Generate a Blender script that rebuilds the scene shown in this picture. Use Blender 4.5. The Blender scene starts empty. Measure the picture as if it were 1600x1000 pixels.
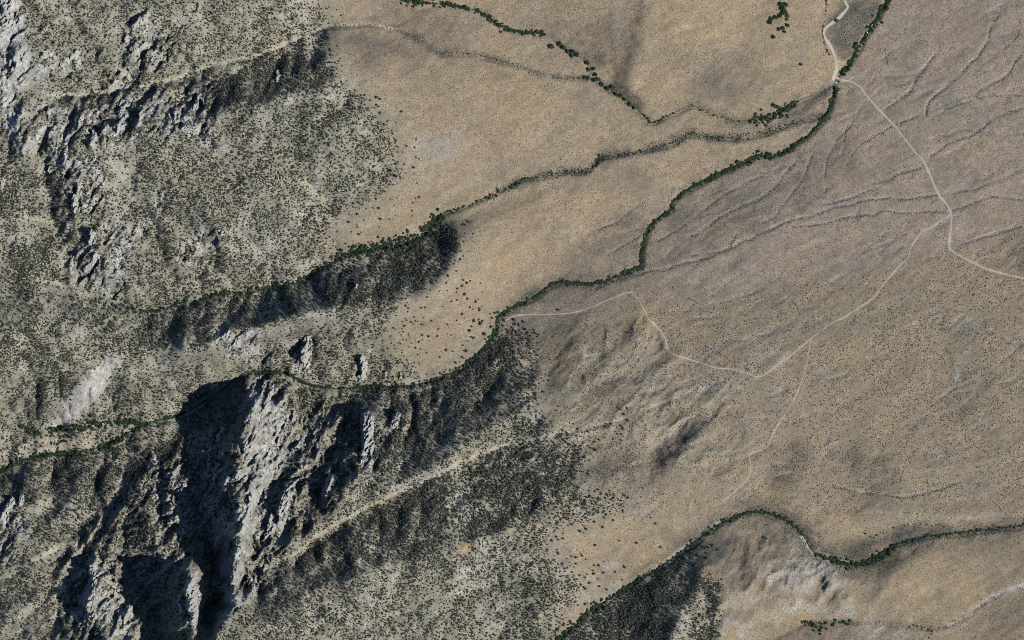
import bpy, math, random
import numpy as np
from mathutils import Vector, Matrix

random.seed(7)
RNG = np.random.default_rng(7)
scene = bpy.context.scene
COL = scene.collection

# ---------------------------------------------------------------- camera, sky, sun, exposure
CAM_H = 20000.0
cam_data = bpy.data.cameras.new('camera')
cam_data.sensor_width = 36.0
cam_data.lens = 36.0 * (CAM_H - 90.0) / 1600.0
cam_data.clip_start = 100.0
cam_data.clip_end = 60000.0
cam = bpy.data.objects.new('camera', cam_data)
cam.location = (0, 0, CAM_H)
cam.rotation_euler = (0, 0, 0)
COL.objects.link(cam)
scene.camera = cam

SUN_AZ, SUN_EL = math.radians(110), math.radians(43)
world = bpy.data.worlds.new('World')
scene.world = world
world.use_nodes = True
wn = world.node_tree.nodes
wl = world.node_tree.links
sky = wn.new('ShaderNodeTexSky')
sky.sky_type = 'NISHITA'
sky.sun_disc = False
sky.sun_elevation = SUN_EL
sky.sun_rotation = SUN_AZ
sky.altitude = 3000
sky.air_density = 1.0
sky.dust_density = 0.0
sky.ozone_density = 3.0
bg = wn['Background']
bg.inputs['Strength'].default_value = 0.105
wl.new(sky.outputs['Color'], bg.inputs['Color'])

sun_data = bpy.data.lights.new('sun', 'SUN')
sun_data.energy = 5.0
sun_data.angle = math.radians(0.53)
sun_data.color = (1.0, 0.965, 0.905)
sun = bpy.data.objects.new('sun', sun_data)
sdir = Vector((math.cos(SUN_EL) * math.sin(SUN_AZ), math.cos(SUN_EL) * math.cos(SUN_AZ), math.sin(SUN_EL)))
sun.rotation_euler = sdir.to_track_quat('Z', 'Y').to_euler()
sun.location = (900, -400, 900)
COL.objects.link(sun)

vs = scene.view_settings
vs.view_transform = 'Standard'
vs.look = 'None'
vs.gamma = 1.0
vs.use_curve_mapping = False
vs.exposure = -0.36
scene.cycles.max_bounces = 4
scene.cycles.diffuse_bounces = 0
scene.cycles.filter_width = 1.0
scene.cycles.use_denoising = False

# ---------------------------------------------------------------- numpy helpers
def _table(seed):
    return np.random.default_rng(seed).random((256, 256)).astype(np.float32)

_tabs = {}
def vnoise(x, y, seed):
    t = _tabs.setdefault(seed, _table(seed))
    xf = np.floor(x); yf = np.floor(y)
    fx = (x - xf).astype(np.float32); fy = (y - yf).astype(np.float32)
    xi = xf.astype(np.int32) & 255; yi = yf.astype(np.int32) & 255
    x1 = (xi + 1) & 255; y1 = (yi + 1) & 255
    fx = fx * fx * fx * (fx * (fx * 6 - 15) + 10); fy = fy * fy * fy * (fy * (fy * 6 - 15) + 10)
    a = t[yi, xi]; b = t[yi, x1]; c = t[y1, xi]; d = t[y1, x1]
    return (a + (b - a) * fx) * (1 - fy) + (c + (d - c) * fx) * fy

def rot(x, y, deg):
    c, s = math.cos(math.radians(deg)), math.sin(math.radians(deg))
    return x * c + y * s, -x * s + y * c

def fbm(x, y, scale, octaves, seed, gain=0.5, ridged=False):
    out = 0; amp = 1.0; tot = 0
    for o in range(octaves):
        xr, yr = rot(x, y, 31 * o)
        n = vnoise(xr / scale + 17.3 * o + 300, yr / scale + 9.1 * o + 300, seed + o)
        if ridged:
            n = 1 - np.abs(2 * n - 1)
        out = out + amp * n; tot += amp
        amp *= gain; scale /= 2.03
    return out / tot          # 0..1

def worley(x, y, seed):
    """distance to the nearest cell point, that cell's random number, and the cell's own random tilt"""
    t = _tabs.setdefault(seed + 5000, _table(seed + 5000)); u = _tabs.setdefault(seed + 6000, _table(seed + 6000)); w = _tabs.setdefault(seed + 7000, _table(seed + 7000))
    xi = np.floor(x).astype(np.int32); yi = np.floor(y).astype(np.int32)
    best = np.full(x.shape, 9., np.float32); rnd = np.zeros(x.shape, np.float32); til = np.zeros(x.shape, np.float32)
    for dy in (-1, 0, 1):
        for dx in (-1, 0, 1):
            cx = (xi + dx) & 255; cy = (yi + dy) & 255
            ex = x - (xi + dx + t[cy, cx]); ey = y - (yi + dy + u[cy, cx])
            d = np.hypot(ex, ey)
            m = d < best
            best = np.where(m, d, best); rnd = np.where(m, w[cy, cx], rnd)
            a = w[cx, cy] * 6.28
            til = np.where(m, ex * np.cos(a) + ey * np.sin(a), til)
    return best, rnd, til

def smooth(e0, e1, v):
    t = np.clip((v - e0) / (e1 - e0), 0, 1)
    return t * t * (3 - 2 * t)

def densify(pts, step):
    """polyline -> evenly spaced points (any number of columns), smoothed by Catmull-Rom"""
    p = np.array(pts, float)
    q = np.vstack([2 * p[0] - p[1], p, 2 * p[-1] - p[-2]])
    out = []
    for i in range(1, len(q) - 2):
        n = max(2, int(np.hypot(*(q[i + 1, :2] - q[i, :2])) / step))
        t = np.linspace(0, 1, n, endpoint=False)[:, None]
        a, b, c, d = q[i - 1], q[i], q[i + 1], q[i + 2]
        out.append(0.5 * (2 * b + (c - a) * t + (2 * a - 5 * b + 4 * c - d) * t ** 2 + (3 * b - a - 3 * c + d) * t ** 3))
    out.append(p[-1:])
    return np.vstack(out)

def wiggle(p, amp, scale, seed):
    """shift a dense polyline sideways with noise"""
    p = p.copy()
    s = np.r_[0, np.cumsum(np.hypot(np.diff(p[:, 0]), np.diff(p[:, 1])))]
    for k, (a, sc) in enumerate(((amp, scale), (amp * .5, scale * .4))):
        p[:, 0] += (vnoise(s / sc, s * 0 + 3.3, seed + 5 * k) - .5) * 2 * a
        p[:, 1] += (vnoise(s / sc, s * 0 + 40.7, seed + 6 + 5 * k) - .5) * 2 * a
    return p

def inpoly(x, y, poly):
    res = np.zeros(x.shape, bool)
    n = len(poly)
    for i in range(n):
        x0, y0 = poly[i]; x1, y1 = poly[(i + 1) % n]
        if y0 == y1:
            continue
        cond = (y0 > y) != (y1 > y)
        res ^= cond & (x < (x1 - x0) * (y - y0) / (y1 - y0) + x0)
    return res

def blur(a, r, it=2):
    r = int(max(1, round(r)))
    for _ in range(it):
        for ax in (0, 1):
            pad = [(0, 0), (0, 0)]; pad[ax] = (r + 1, r)
            c = np.cumsum(np.pad(a, pad, mode='edge'), axis=ax, dtype=np.float64)
            if ax == 0:
                a = (c[2 * r + 1:] - c[:-2 * r - 1]) / (2 * r + 1)
            else:
                a = (c[:, 2 * r + 1:] - c[:, :-2 * r - 1]) / (2 * r + 1)
    return a.astype(np.float32)

def sample(a, x, y, x0, y0, d):
    """bilinear lookup of grid a with origin x0,y0 and spacing d (mirrored outside)"""
    nx, ny = a.shape[1] - 1.001, a.shape[0] - 1.001
    u = (x - x0) / d; v = (y - y0) / d
    u = nx - np.abs(nx - np.mod(u, 2 * nx)); v = ny - np.abs(ny - np.mod(v, 2 * ny))      # country beyond the tile mirrors it
    i = u.astype(np.int32); j = v.astype(np.int32)
    fu = u - i; fv = v - j
    return (a[j, i] * (1 - fu) + a[j, i + 1] * fu) * (1 - fv) + (a[j + 1, i] * (1 - fu) + a[j + 1, i + 1] * fu) * fv

# Map frame used below: x = metres east, y = metres SOUTH of the north-west corner of the mapped tile.
# world X = x - 800, world Y = 500 - y
# ---------------------------------------------------------------- relief: valley lines, crest lines, spot heights
CREEK_A = [(-200,760,175),(0,735,150),(60,712,143),(130,706,138),(180,688,134),(215,668,131),(245,658,128),(290,645,124),(345,610,119),(385,583,116),(440,582,111),(480,600,106),(530,607,102),(580,603,98),(640,603,92),(700,585,86),(745,555,81),(772,522,77),(778,495,75),(800,482,73),(840,462,69),(870,442,65),(930,443,59),(985,423,54),(1001,415,52),(1004,390,50),(1010,365,48),(1025,345,46),(1048,330,44),(1052,316,43),(1080,293,40),(1150,260,33),(1188,243,29),(1215,243,27),(1260,215,22),(1293,180,18),(1303,155,15),(1309,125,13),(1330,98,10),(1345,70,7),(1372,30,3),(1390,0,0),(1420,-60,-6),(1470,-200,-18)]
CREEK_A_N = [(30,666,146),(70,674,141),(110,670,138),(160,662,135),(205,659,133),(225,664,131)]
CREEK_B = [(-200,400,320),(0,425,258),(60,440,234),(110,455,212),(180,470,195),(230,487,182),(300,470,168),(350,455,158),(420,450,148),(470,437,140),(500,420,134),(525,402,129),(570,390,122),(620,382,115),(660,368,108),(675,350,105),(690,335,102),(740,318,95),(790,293,88),(820,280,84),(870,270,78),(915,266,72),(940,247,68),(1000,237,61),(1050,222,55),(1075,208,52),(1100,212,49),(1130,215,45),(1200,205,34),(1240,190,27),(1290,178,19)]
CREEK_C = [(560,-120,135),(630,3,118),(700,8,108),(750,20,100),(790,45,93),(850,53,85),(865,62,83),(880,75,80),(915,97,75),(928,125,70),(975,152,63),(1005,180,58),(1020,190,56),(1060,173,50),(1085,165,48),(1120,180,43),(1150,187,40),(1200,180,33),(1240,160,26),(1285,142,18),(1306,131,14)]
WASH_C2 = [(80,152,322),(115,150,285),(160,146,255),(260,130,220),(330,105,195),(400,90,175),(450,70,160),(490,52,148),(530,42,138),(570,40,130),(615,47,124),(650,58,117),(685,83,110),(740,85,104),(800,100,95),(860,117,86),(920,122,74)]
CREEK_D = [(700,1150,165),(800,1060,150),(870,1000,138),(930,950,128),(1000,905,117),(1040,880,112),(1070,857,108),(1130,815,100),(1180,800,96),(1230,813,92),(1255,838,89),(1275,865,86),(1330,882,81),(1375,870,77),(1400,852,74),(1450,838,70),(1530,830,62),(1600,822,56),(1800,800,38)]
WASH_E = [(1050,1150,140),(1150,1040,122),(1250,978,104),(1330,970,98),(1420,978,92),(1480,978,86),(1515,962,82),(1530,945,79),(1600,915,72),(1800,850,54)]
WASH_K = [(330,930,262),(400,900,232),(480,850,205),(560,800,185),(640,758,168),(700,730,157),(760,703,146),(800,688,138),(860,680,130),(920,668,122),(960,660,117),(1010,640,110),(1060,622,104),(1130,595,95),(1200,570,87)]
GULLY_F = [(90,1150,260),(95,1000,236),(92,930,222),(120,870,206),(160,815,185),(190,760,165),(205,710,148),(222,672,133)]
GULLY_F2 = [(-200,960,290),(0,905,238),(80,860,214),(130,845,199)]
GULLY_G = [(262,805,178),(250,745,158),(243,700,143),(247,665,129)]
GULLY_H = [(335,985,225),(338,930,206),(330,860,184),(318,810,172),(305,760,163),(292,705,146),(285,665,129)]
GULLY_I = [(395,880,245),(410,830,225),(430,770,196),(445,730,176),(470,690,150),(500,655,126),(528,622,104)]
GULLY_J = [(470,820,215),(505,760,180),(525,710,150),(540,660,122),(548,622,103)]
GULLY_W = [(70,245,312),(80,290,292),(95,345,268),(106,400,238),(112,440,216)]
GULLY_W2 = [(-200,345,400),(0,348,322),(60,346,296),(100,350,268)]
GULLY_Q = [(205,885,188),(228,930,192),(250,985,205),(260,1100,270)]
CRESTS = [
    [(383,592,128),(394,622,208),(390,655,226),(380,690,226),(374,730,214),(377,768,238),(381,800,280),(378,850,302),(366,930,316),(336,1010,326),(300,1150,345)],
    [(302,882,268),(301,930,304),(312,985,318)],
    [(150,860,218),(152,900,246),(160,960,268),(190,1010,290)],
    [(120,900,206),(115,950,218)],
    [(215,790,188),(255,855,226),(292,884,252)],
    [(262,735,172),(270,800,196),(278,850,218)],
    [(540,640,126),(500,692,168),(470,745,200),(440,800,230)],
    [(570,650,140),(574,690,172),(565,740,194),(520,795,216)],
    [(836,545,92),(815,600,120),(780,650,150),(725,690,172),(660,733,184),(600,770,198),(540,808,212),(450,868,240)],
    [(1170,690,104),(1100,725,118),(1040,745,130),(960,778,143),(880,795,160),(800,830,182),(740,845,195),(620,878,228),(520,905,252),(440,960,276),(380,1040,308)],
    [(708,340,122),(716,400,148),(695,440,160),(640,468,174),(560,482,192),(480,492,204),(400,514,208),(340,534,210),(280,545,214),(200,540,222),(100,525,256),(0,505,300),(-200,490,360)],
    [(528,58,160),(532,90,172),(525,130,188),(420,165,228),(340,188,258),(280,204,285),(220,215,312),(150,225,345)],
    [(128,240,335),(135,300,310),(146,345,292),(158,385,270),(172,425,240),(190,462,200)],
    [(196,540,228),(152,580,204),(112,622,178),(80,655,153)],
    [(1135,845,116),(1095,885,146),(1080,930,160),(1050,1000,172),(1000,1150,190)],
    [(1130,880,135),(1140,930,150),(1125,1000,165)],
    [(1275,880,104),(1240,905,132),(1190,925,138)],
    [(1316,902,99),(1345,915,100),(1372,902,97),(1402,880,91),(1440,866,86)],
    [(22,-40,450),(24,20,430),(30,70,415),(40,130,395),(45,200,385),(55,255,362)],
    [(240,20,285),(232,40,278),(205,80,270),(180,125,262)],
]
SPOTS = [(1600,0,-8),(1800,-200,-30),(1800,200,0),(1600,200,8),(1450,100,8),(1400,300,28),(1600,400,25),(1800,500,20),(1200,350,42),(1200,450,52),(1400,500,48),(1600,600,42),(1800,700,42),(1100,500,68),(1300,650,72),(1500,750,64),(1220,720,90),(1400,800,80),(1450,905,84),(1350,940,95),(1600,1000,88),(1800,1000,76),(1500,1100,102),(1300,1050,118),
    (1055,40,96),(1100,95,82),(1155,140,56),(1250,80,40),(1290,50,22),(1000,120,78),(960,60,92),(720,50,122),(800,72,104),(600,150,168),(700,190,142),(800,195,117),(900,200,93),(1000,205,73),(620,90,140),
    (800,390,108),(900,345,88),(1000,300,66),(1100,240,46),(760,450,104),(870,400,84),(400,300,240),(500,250,206),(600,245,168),(640,300,134),(560,340,152),(300,280,285),(250,350,262),(350,380,205),
    (0,0,440),(-200,-200,520),(150,40,335),(250,-40,290),(350,30,232),(450,5,190),(540,0,152),(300,-200,310),(600,-200,160),(900,-200,120),(900,0,108),(1000,-200,112),(1200,-200,62),(1250,0,46),(1310,-100,16),
    (0,300,345),(-200,280,420),(50,400,275),(0,560,290),(0,620,235),(60,600,215),(250,590,165),(300,575,170),(335,600,136),(420,545,152),(480,540,142),(600,530,140),(680,530,110),(0,790,225),(60,780,212),(120,750,190),(-200,850,310),(0,1000,275),(40,950,256),(-200,1150,340),
    (330,725,168),(345,752,186),(300,830,208),(960,580,104),(900,620,120),(1000,540,90),(900,520,92),(1050,700,122),(650,960,200),(750,920,180),(800,980,155),(900,870,140),(1000,830,122),(550,1000,235)]

D0 = 5.0
GX0, GY0, GX1, GY1 = -200.0, -200.0, 1800.0, 1200.0
def solve_membrane():
    z = None
    lines = [CREEK_A, CREEK_A_N, CREEK_B, CREEK_C, WASH_C2, CREEK_D, WASH_E, WASH_K, GULLY_F, GULLY_F2, GULLY_G, GULLY_H, GULLY_I, GULLY_J, GULLY_W, GULLY_W2, GULLY_Q] + CRESTS
    dense = [densify(l, 2.0) for l in lines]
    cp = np.vstack(dense + [np.array(SPOTS, float)])
    hi = (cp[:, 0] < 320) & (cp[:, 1] < 470) & (cp[:, 2] > 225)          # the upper slopes lean back
    cp[hi, 2] = 225 + (cp[hi, 2] - 225) * .8
    for d in (40.0, 20.0, 10.0, D0):
        nx = int((GX1 - GX0) / d) + 1; ny = int((GY1 - GY0) / d) + 1
        if z is None:
            z = np.full((ny, nx), 120.0)
        else:
            yy, xx = np.mgrid[0:ny, 0:nx]
            z = sample(z, xx * d, yy * d, 0, 0, d * 2)
        i = np.clip(np.rint((cp[:, 0] - GX0) / d).astype(int), 0, nx - 1)
        j = np.clip(np.rint((cp[:, 1] - GY0) / d).astype(int), 0, ny - 1)
        s = np.zeros((ny, nx)); c = np.zeros((ny, nx))
        np.add.at(s, (j, i), cp[:, 2]); np.add.at(c, (j, i), 1)
        fix = c > 0
        val = s[fix] / c[fix]
        for it in range(500 if d > 10 else 260):
            p = np.pad(z, 1, mode='edge')
            z = 0.25 * (p[:-2, 1:-1] + p[2:, 1:-1] + p[1:-1, :-2] + p[1:-1, 2:])
            z[fix] = val
    return z
ZM = solve_membrane()

def erode(z, K, d, steps):
    """stream-power erosion (implicit, steepest descent): branching gullies that really run downhill"""
    ny, nx = z.shape
    offs = [(-1, 0, 1.), (1, 0, 1.), (0, -1, 1.), (0, 1, 1.), (-1, -1, 1.414), (-1, 1, 1.414), (1, -1, 1.414), (1, 1, 1.414)]
    idx = np.arange(ny * nx).reshape(ny, nx)
    Kf = K.ravel().tolist()
    for st in range(steps):
        p = np.pad(z, 1, mode='constant', constant_values=1e9)
        best = np.zeros(z.shape); rec = idx.copy(); dist = np.ones(z.shape)
        for dy, dx, w in offs:
            g = (z - p[1 + dy:1 + dy + ny, 1 + dx:1 + dx + nx]) / w
            m = g > best
            best[m] = g[m]; rec[m] = (idx + dy * nx + dx)[m]; dist[m] = w
        order = np.argsort(z, axis=None).tolist()
        rl = rec.ravel().tolist(); dl = dist.ravel().tolist(); zl = z.ravel().tolist()
        A = [1.0] * (ny * nx)
        for i in reversed(order):
            r = rl[i]
            if r != i:
                A[r] += A[i]
        for i in order:
            r = rl[i]
            if r != i:
                f = Kf[i] * A[i] ** .5 / dl[i]
                zl[i] = (zl[i] + f * zl[r]) / (1 + f)
        z = np.array(zl).reshape(ny, nx)
        q = np.pad(z, 1, mode='edge')
        z = z * .92 + .02 * (q[:-2, 1:-1] + q[2:, 1:-1] + q[1:-1, :-2] + q[1:-1, 2:])
    return z

# ---------------------------------------------------------------- the terrain's grid lines (fine in the tile, coarse far out)
def axis(lo, hi, step, far):
    core = list(np.arange(lo, hi + .01, step))
    a, s = [], step
    x = lo
    while x > lo - far:
        s *= 1.18; x -= s; a.append(x)
    b, s = [], step
    x = core[-1]
    while x < hi + far:
        s *= 1.18; x += s; b.append(x)
    return np.array(a[::-1] + core + b)
STEP = 1.45
AX = axis(-12, 1612, STEP, 5000)
AY = axis(-12, 1012, STEP, 5000)
X, Y = np.meshgrid(AX, AY)
X = X.astype(np.float32); Y = Y.astype(np.float32)

# masks live on a regular 2 m grid
MD = 2.0
MX, MY = np.meshgrid(np.arange(GX0, GX1 + .1, MD), np.arange(GY0, GY1 + .1, MD))
MX = MX.astype(np.float32); MY = MY.astype(np.float32)
WXm = MX + (fbm(MX, MY, 34, 4, 100, .6) - .5) * 46
WYm = MY + (fbm(MX, MY, 34, 4, 120, .6) - .5) * 46
def pmask(poly, soft=4, warp=1.0):
    q = np.array(poly, float)
    pad = 26 * max(warp, .2) + 5 * soft + 6
    i0 = max(0, int((q[:, 0].min() - pad - GX0) / MD)); i1 = min(MX.shape[1], int((q[:, 0].max() + pad - GX0) / MD) + 2)
    j0 = max(0, int((q[:, 1].min() - pad - GY0) / MD)); j1 = min(MX.shape[0], int((q[:, 1].max() + pad - GY0) / MD) + 2)
    w = (slice(j0, j1), slice(i0, i1))
    x = MX[w] + (WXm[w] - MX[w]) * warp; y = MY[w] + (WYm[w] - MY[w]) * warp
    m = inpoly(x, y, poly).astype(np.float32)
    out = np.zeros(MX.shape, np.float32)
    out[w] = blur(m, soft / MD) if soft else m
    return out

def lmask(line, width, soft=1.0, wig=0.0, seed=1):
    """soft-edged band round a polyline (splat, no distance search)"""
    p = densify([q[:2] for q in line], 1.5)
    if wig:
        p = wiggle(p, wig, 40, seed)
    m = np.zeros(MX.shape, np.float32)
    r = int((width / 2 + soft * 2) / MD) + 1
    for x, y in p:
        i = int(round((x - GX0) / MD)); j = int(round((y - GY0) / MD))
        if i - r < 0 or j - r < 0 or i + r >= MX.shape[1] or j + r >= MX.shape[0]:
            continue
        sx = MX[j - r:j + r + 1, i - r:i + r + 1]; sy = MY[j - r:j + r + 1, i - r:i + r + 1]
        d = np.hypot(sx - x, sy - y)
        v = np.clip((width / 2 + soft - d) / (2 * soft), 0, 1)
        np.maximum(m[j - r:j + r + 1, i - r:i + r + 1], v, out=m[j - r:j + r + 1, i - r:i + r + 1])
    return m
def ms(m, x, y):
    return sample(m, x, y, GX0, GY0, MD)

# --- mountain (rough, forested) side of the tile
FOREST = [(-300,-300),(490,-300),(495,0),(508,30),(528,48),(518,75),(526,100),(534,130),(562,152),(590,172),(602,205),(622,255),(636,282),(585,308),(535,332),(508,352),(515,375),(522,400),
          (560,395),(600,388),(640,384),(675,372),(690,335),(705,332),(716,372),(716,400),(702,430),(655,455),(625,476),(600,500),(590,540),(640,570),(660,600),(715,585),(750,558),(775,520),(795,505),(828,528),(838,570),(838,620),(858,660),(905,700),(915,722),(900,752),(930,775),(978,772),(976,792),(930,803),(868,828),(852,850),(880,880),(905,905),(900,940),(860,1000),(800,1300),(-300,1300)]
forest = pmask(FOREST, 5, .55)
forest = np.clip(forest * .75 + blur(forest, 7) * .25, 0, 1)
forest_wide = blur(forest, 30)
SOUTHWOOD = [(860,1010),(935,950),(1000,908),(1040,884),(1085,862),(1112,850),(1118,858),(1075,890),(1060,905),(1100,900),(1128,915),(1125,960),(1120,1010),(1080,1200),(860,1200)]
southwood = pmask(SOUTHWOOD, 4, .5)

ROCKS = [
    [(15,-20),(45,-20),(48,55),(66,90),(52,128),(42,160),(60,245),(28,262),(18,200),(4,100)],
    [(208,48),(240,24),(285,68),(255,108),(222,140),(160,143),(185,98)],
    [(75,175),(180,158),(340,142),(342,235),(285,205),(200,232),(140,215),(100,240),(75,270)],
    [(112,240),(165,232),(175,320),(135,352),(108,300)],
    [(112,395),(150,360),(242,345),(205,400),(195,470),(120,440)],
    [(268,405),(330,358),(362,362),(325,420)],
    [(76,668),(120,608),(182,550),(204,548),(164,612),(110,662)],
    [(386,588),(430,592),(450,650),(446,700),(432,755),(455,770),(402,862),(362,856),(374,762),(380,700),(394,650)],
    [(294,885),(318,890),(322,978),(300,985)],
    [(-10,795),(36,785),(32,856),(-10,885)],
    [(568,655),(592,648),(592,740),(572,745)],
    [(96,870),(160,868),(190,900),(220,1010),(150,1010),(100,960)],
    [(330,525),(420,505),(430,570),(380,572)],
    [(345,800),(420,770),(460,800),(420,900),(330,980),(320,990),(365,850)],
    [(455,520),(490,520),(486,590),(455,580)],
    [(280,700),(345,690),(365,760),(350,830),(275,820)],
    [(1195,880),(1250,860),(1318,888),(1315,928),(1240,922),(1200,912)],
    [(100,95),(140,78),(140,112),(105,125)],
    [(376,598),(397,650),(386,760),(382,860),(350,985),(334,960),(352,860),(364,760),(376,690)],
    [(62,88),(76,58),(104,92),(88,128),(60,132)],
    [(55,168),(130,158),(150,175),(120,240),(82,268),(58,238)],
    [(220,700),(262,740),(275,830),(250,840),(225,760)],
    [(455,690),(520,640),(500,720),(450,800),(430,850),(410,850)],
    [(290,160),(345,150),(350,200),(300,215)],
    [(245,300),(260,300),(250,340),(240,330)],
    [(190,868),(300,868),(312,900),(280,892),(210,902)],
    [(250,735),(285,735),(290,850),(270,850)],
]
rock = np.zeros(MX.shape, np.float32)
for r in ROCKS:
    rock = np.maximum(rock, pmask(r, 5, .7) * (.22 if r[0] == (1195,880) else 1))
scree = np.maximum(pmask(ROCKS[6], 3, .35), pmask([(20,0),(44,0),(46,55),(60,95),(46,130),(32,235),(22,200),(10,100)], 3, .4))
scree = np.maximum(scree, pmask([(398,600),(424,600),(440,640),(442,655),(425,640),(408,640),(392,680),(396,640)], 3, .4))
face = pmask([(395,600),(430,595),(447,650),(440,720),(428,762),(402,790),(386,845),(380,800),(390,700),(398,650)], 4, .6)
scree = np.maximum(scree, face * .75)
rock = rock * (1 - .75 * pmask(ROCKS[6], 4, .3))
PALE = [pmask(p, 6, .6) for p in (
    [(1195,885),(1250,858),(1315,885),(1318,928),(1300,925),(1240,922),(1200,915)],
    [(1330,945),(1405,965),(1400,1010),(1355,1010)],
    [(895,905),(955,880),(975,915),(905,948)],
    [(1110,965),(1160,930),(1230,918),(1200,940),(1130,990)],
    [(1130,985),(1250,928),(1330,935),(1400,958),(1330,962),(1240,955),(1150,1000)], [(1370,990),(1390,965),(1420,985),(1400,1010)])]
pale = np.maximum.reduce(PALE)

# --- dry washes, pale gully floors
wash = np.zeros(MX.shape, np.float32)
for l, w in ((GULLY_F[1:7], 7), (GULLY_F2[1:], 9), (GULLY_G, 6), (GULLY_W2[1:], 4), ([(60,440),(110,448)], 6), (GULLY_I[1:6], 6), ([(205,700),(190,755)], 7), ([(40,700),(60,705),(110,690)], 22)):
    wash = np.maximum(wash, lmask(l, w, 1.8, 4, int(w * 7 + l[0][0])))
wash *= .35 + .65 * smooth(.36, .58, fbm(MX, MY, 14, 4, 721, .65))
wash = np.maximum(wash, np.maximum(lmask(WASH_C2[:11], 5, 2, 4, 71), lmask(WASH_K[1:14], 5, 2, 4, 72)) * .95)
wash = np.maximum(wash, lmask(GULLY_F[1:7], 5, 2, 4, 73) * .8)
wash = np.maximum(wash, pmask([(12,716),(60,690),(120,678),(165,676),(130,698),(60,710)], 3, .5) * .9)
sandy = np.zeros(MX.shape, np.float32)
for l, w in ((WASH_E[5:], 4), (CREEK_D[3:8], 5), ([(1255,838),(1275,866),(1300,877)], 5), ([(1540,940),(1570,927),(1600,915),(1640,898)], 8)):
    sandy = np.maximum(sandy, lmask(l, w, 1.6, 3, int(w * 9)) * (.7 + .3 * smooth(.3, .55, fbm(MX, MY, 9, 3, 705, .6))))

# ---------------------------------------------------------------- dents and swells on the open ground
DENTS = [  # polyline, half width, height
    ([(1009,10),(1006,50),(995,85),(978,135)], 16, 5.5), ([(985,20),(970,70),(950,120)], 18, -4),
    ([(945,100),(985,165),(1000,180)], 12, -3),
    ([(935,580),(985,535),(1010,505)], 9, 4.5), ([(905,585),(950,545),(980,515)], 11, -4),
    ([(1005,590),(1040,570),(1055,555)], 8, 4), ([(985,590),(1030,562)], 8, -4),
    ([(870,590),(890,555),(905,515)], 9, 3), ([(850,600),(875,560)], 9, -3),
    ([(1040,730),(1080,690),(1110,670),(1160,655)], 12, 6), ([(1010,735),(1030,690),(1070,660)], 11, -6),
    ([(960,700),(1020,665),(1080,640)], 9, -2), ([(1110,735),(1160,715),(1190,700)], 9, -3), ([(1130,740),(1180,728)], 10, 3),
    ([(875,420),(900,380),(980,340)], 8, -2.5), ([(770,480),(830,440),(880,420)], 10, -4),
    ([(1010,280),(1120,225),(1200,205)], 10, -2), ([(700,350),(760,330),(830,300)], 10, -3),
    ([(1235,690),(1210,740),(1200,770)], 14, -3), ([(1350,700),(1345,740),(1380,730),(1450,728),(1520,725),(1600,705)], 8, 2),
    ([(1355,760),(1355,800)], 6, -2), ([(1290,815),(1390,795),(1470,805),(1600,800)], 9, 3.5),
    ([(1365,895),(1400,870),(1430,862)], 8, -3), ([(1266,885),(1288,932)], 7, -9), ([(1282,880),(1306,930)], 7, 9),
    ([(1095,925),(1108,960),(1105,1010)], 7, -7), ([(1040,905),(1060,950),(1050,1000)], 10, 5),
    ([(975,910),(1010,960),(990,1000)], 6, -4), ([(1000,895),(1035,940)], 7, 3),
    ([(660,360),(690,390),(680,430),(640,460)], 12, -6), ([(800,560),(770,600),(740,640)], 12, -6),
    ([(600,640),(640,690)], 7, -6), ([(650,640),(690,690)], 8, -5), ([(625,640),(665,690)], 7, 5),
    ([(710,610),(740,650)], 8, 4), ([(738,780),(730,830)], 6, -5), ([(748,780),(740,835)], 6, 4), ([(620,790),(615,850)], 6, -4), ([(635,790),(628,850)], 7, 4),
    ([(1470,560),(1490,590),(1520,560)], 6, -1.5), ([(1325,630),(1370,600)], 8, -2), ([(1420,630),(1380,670)], 9, -2), ([(1540,600),(1500,640),(1420,660)], 9, -2.2),
    ([(600,60),(640,50),(690,80)], 7, -3), ([(590,190),(620,235)], 7, -2), ([(640,205),(655,220)], 5, -2),
]
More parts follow.
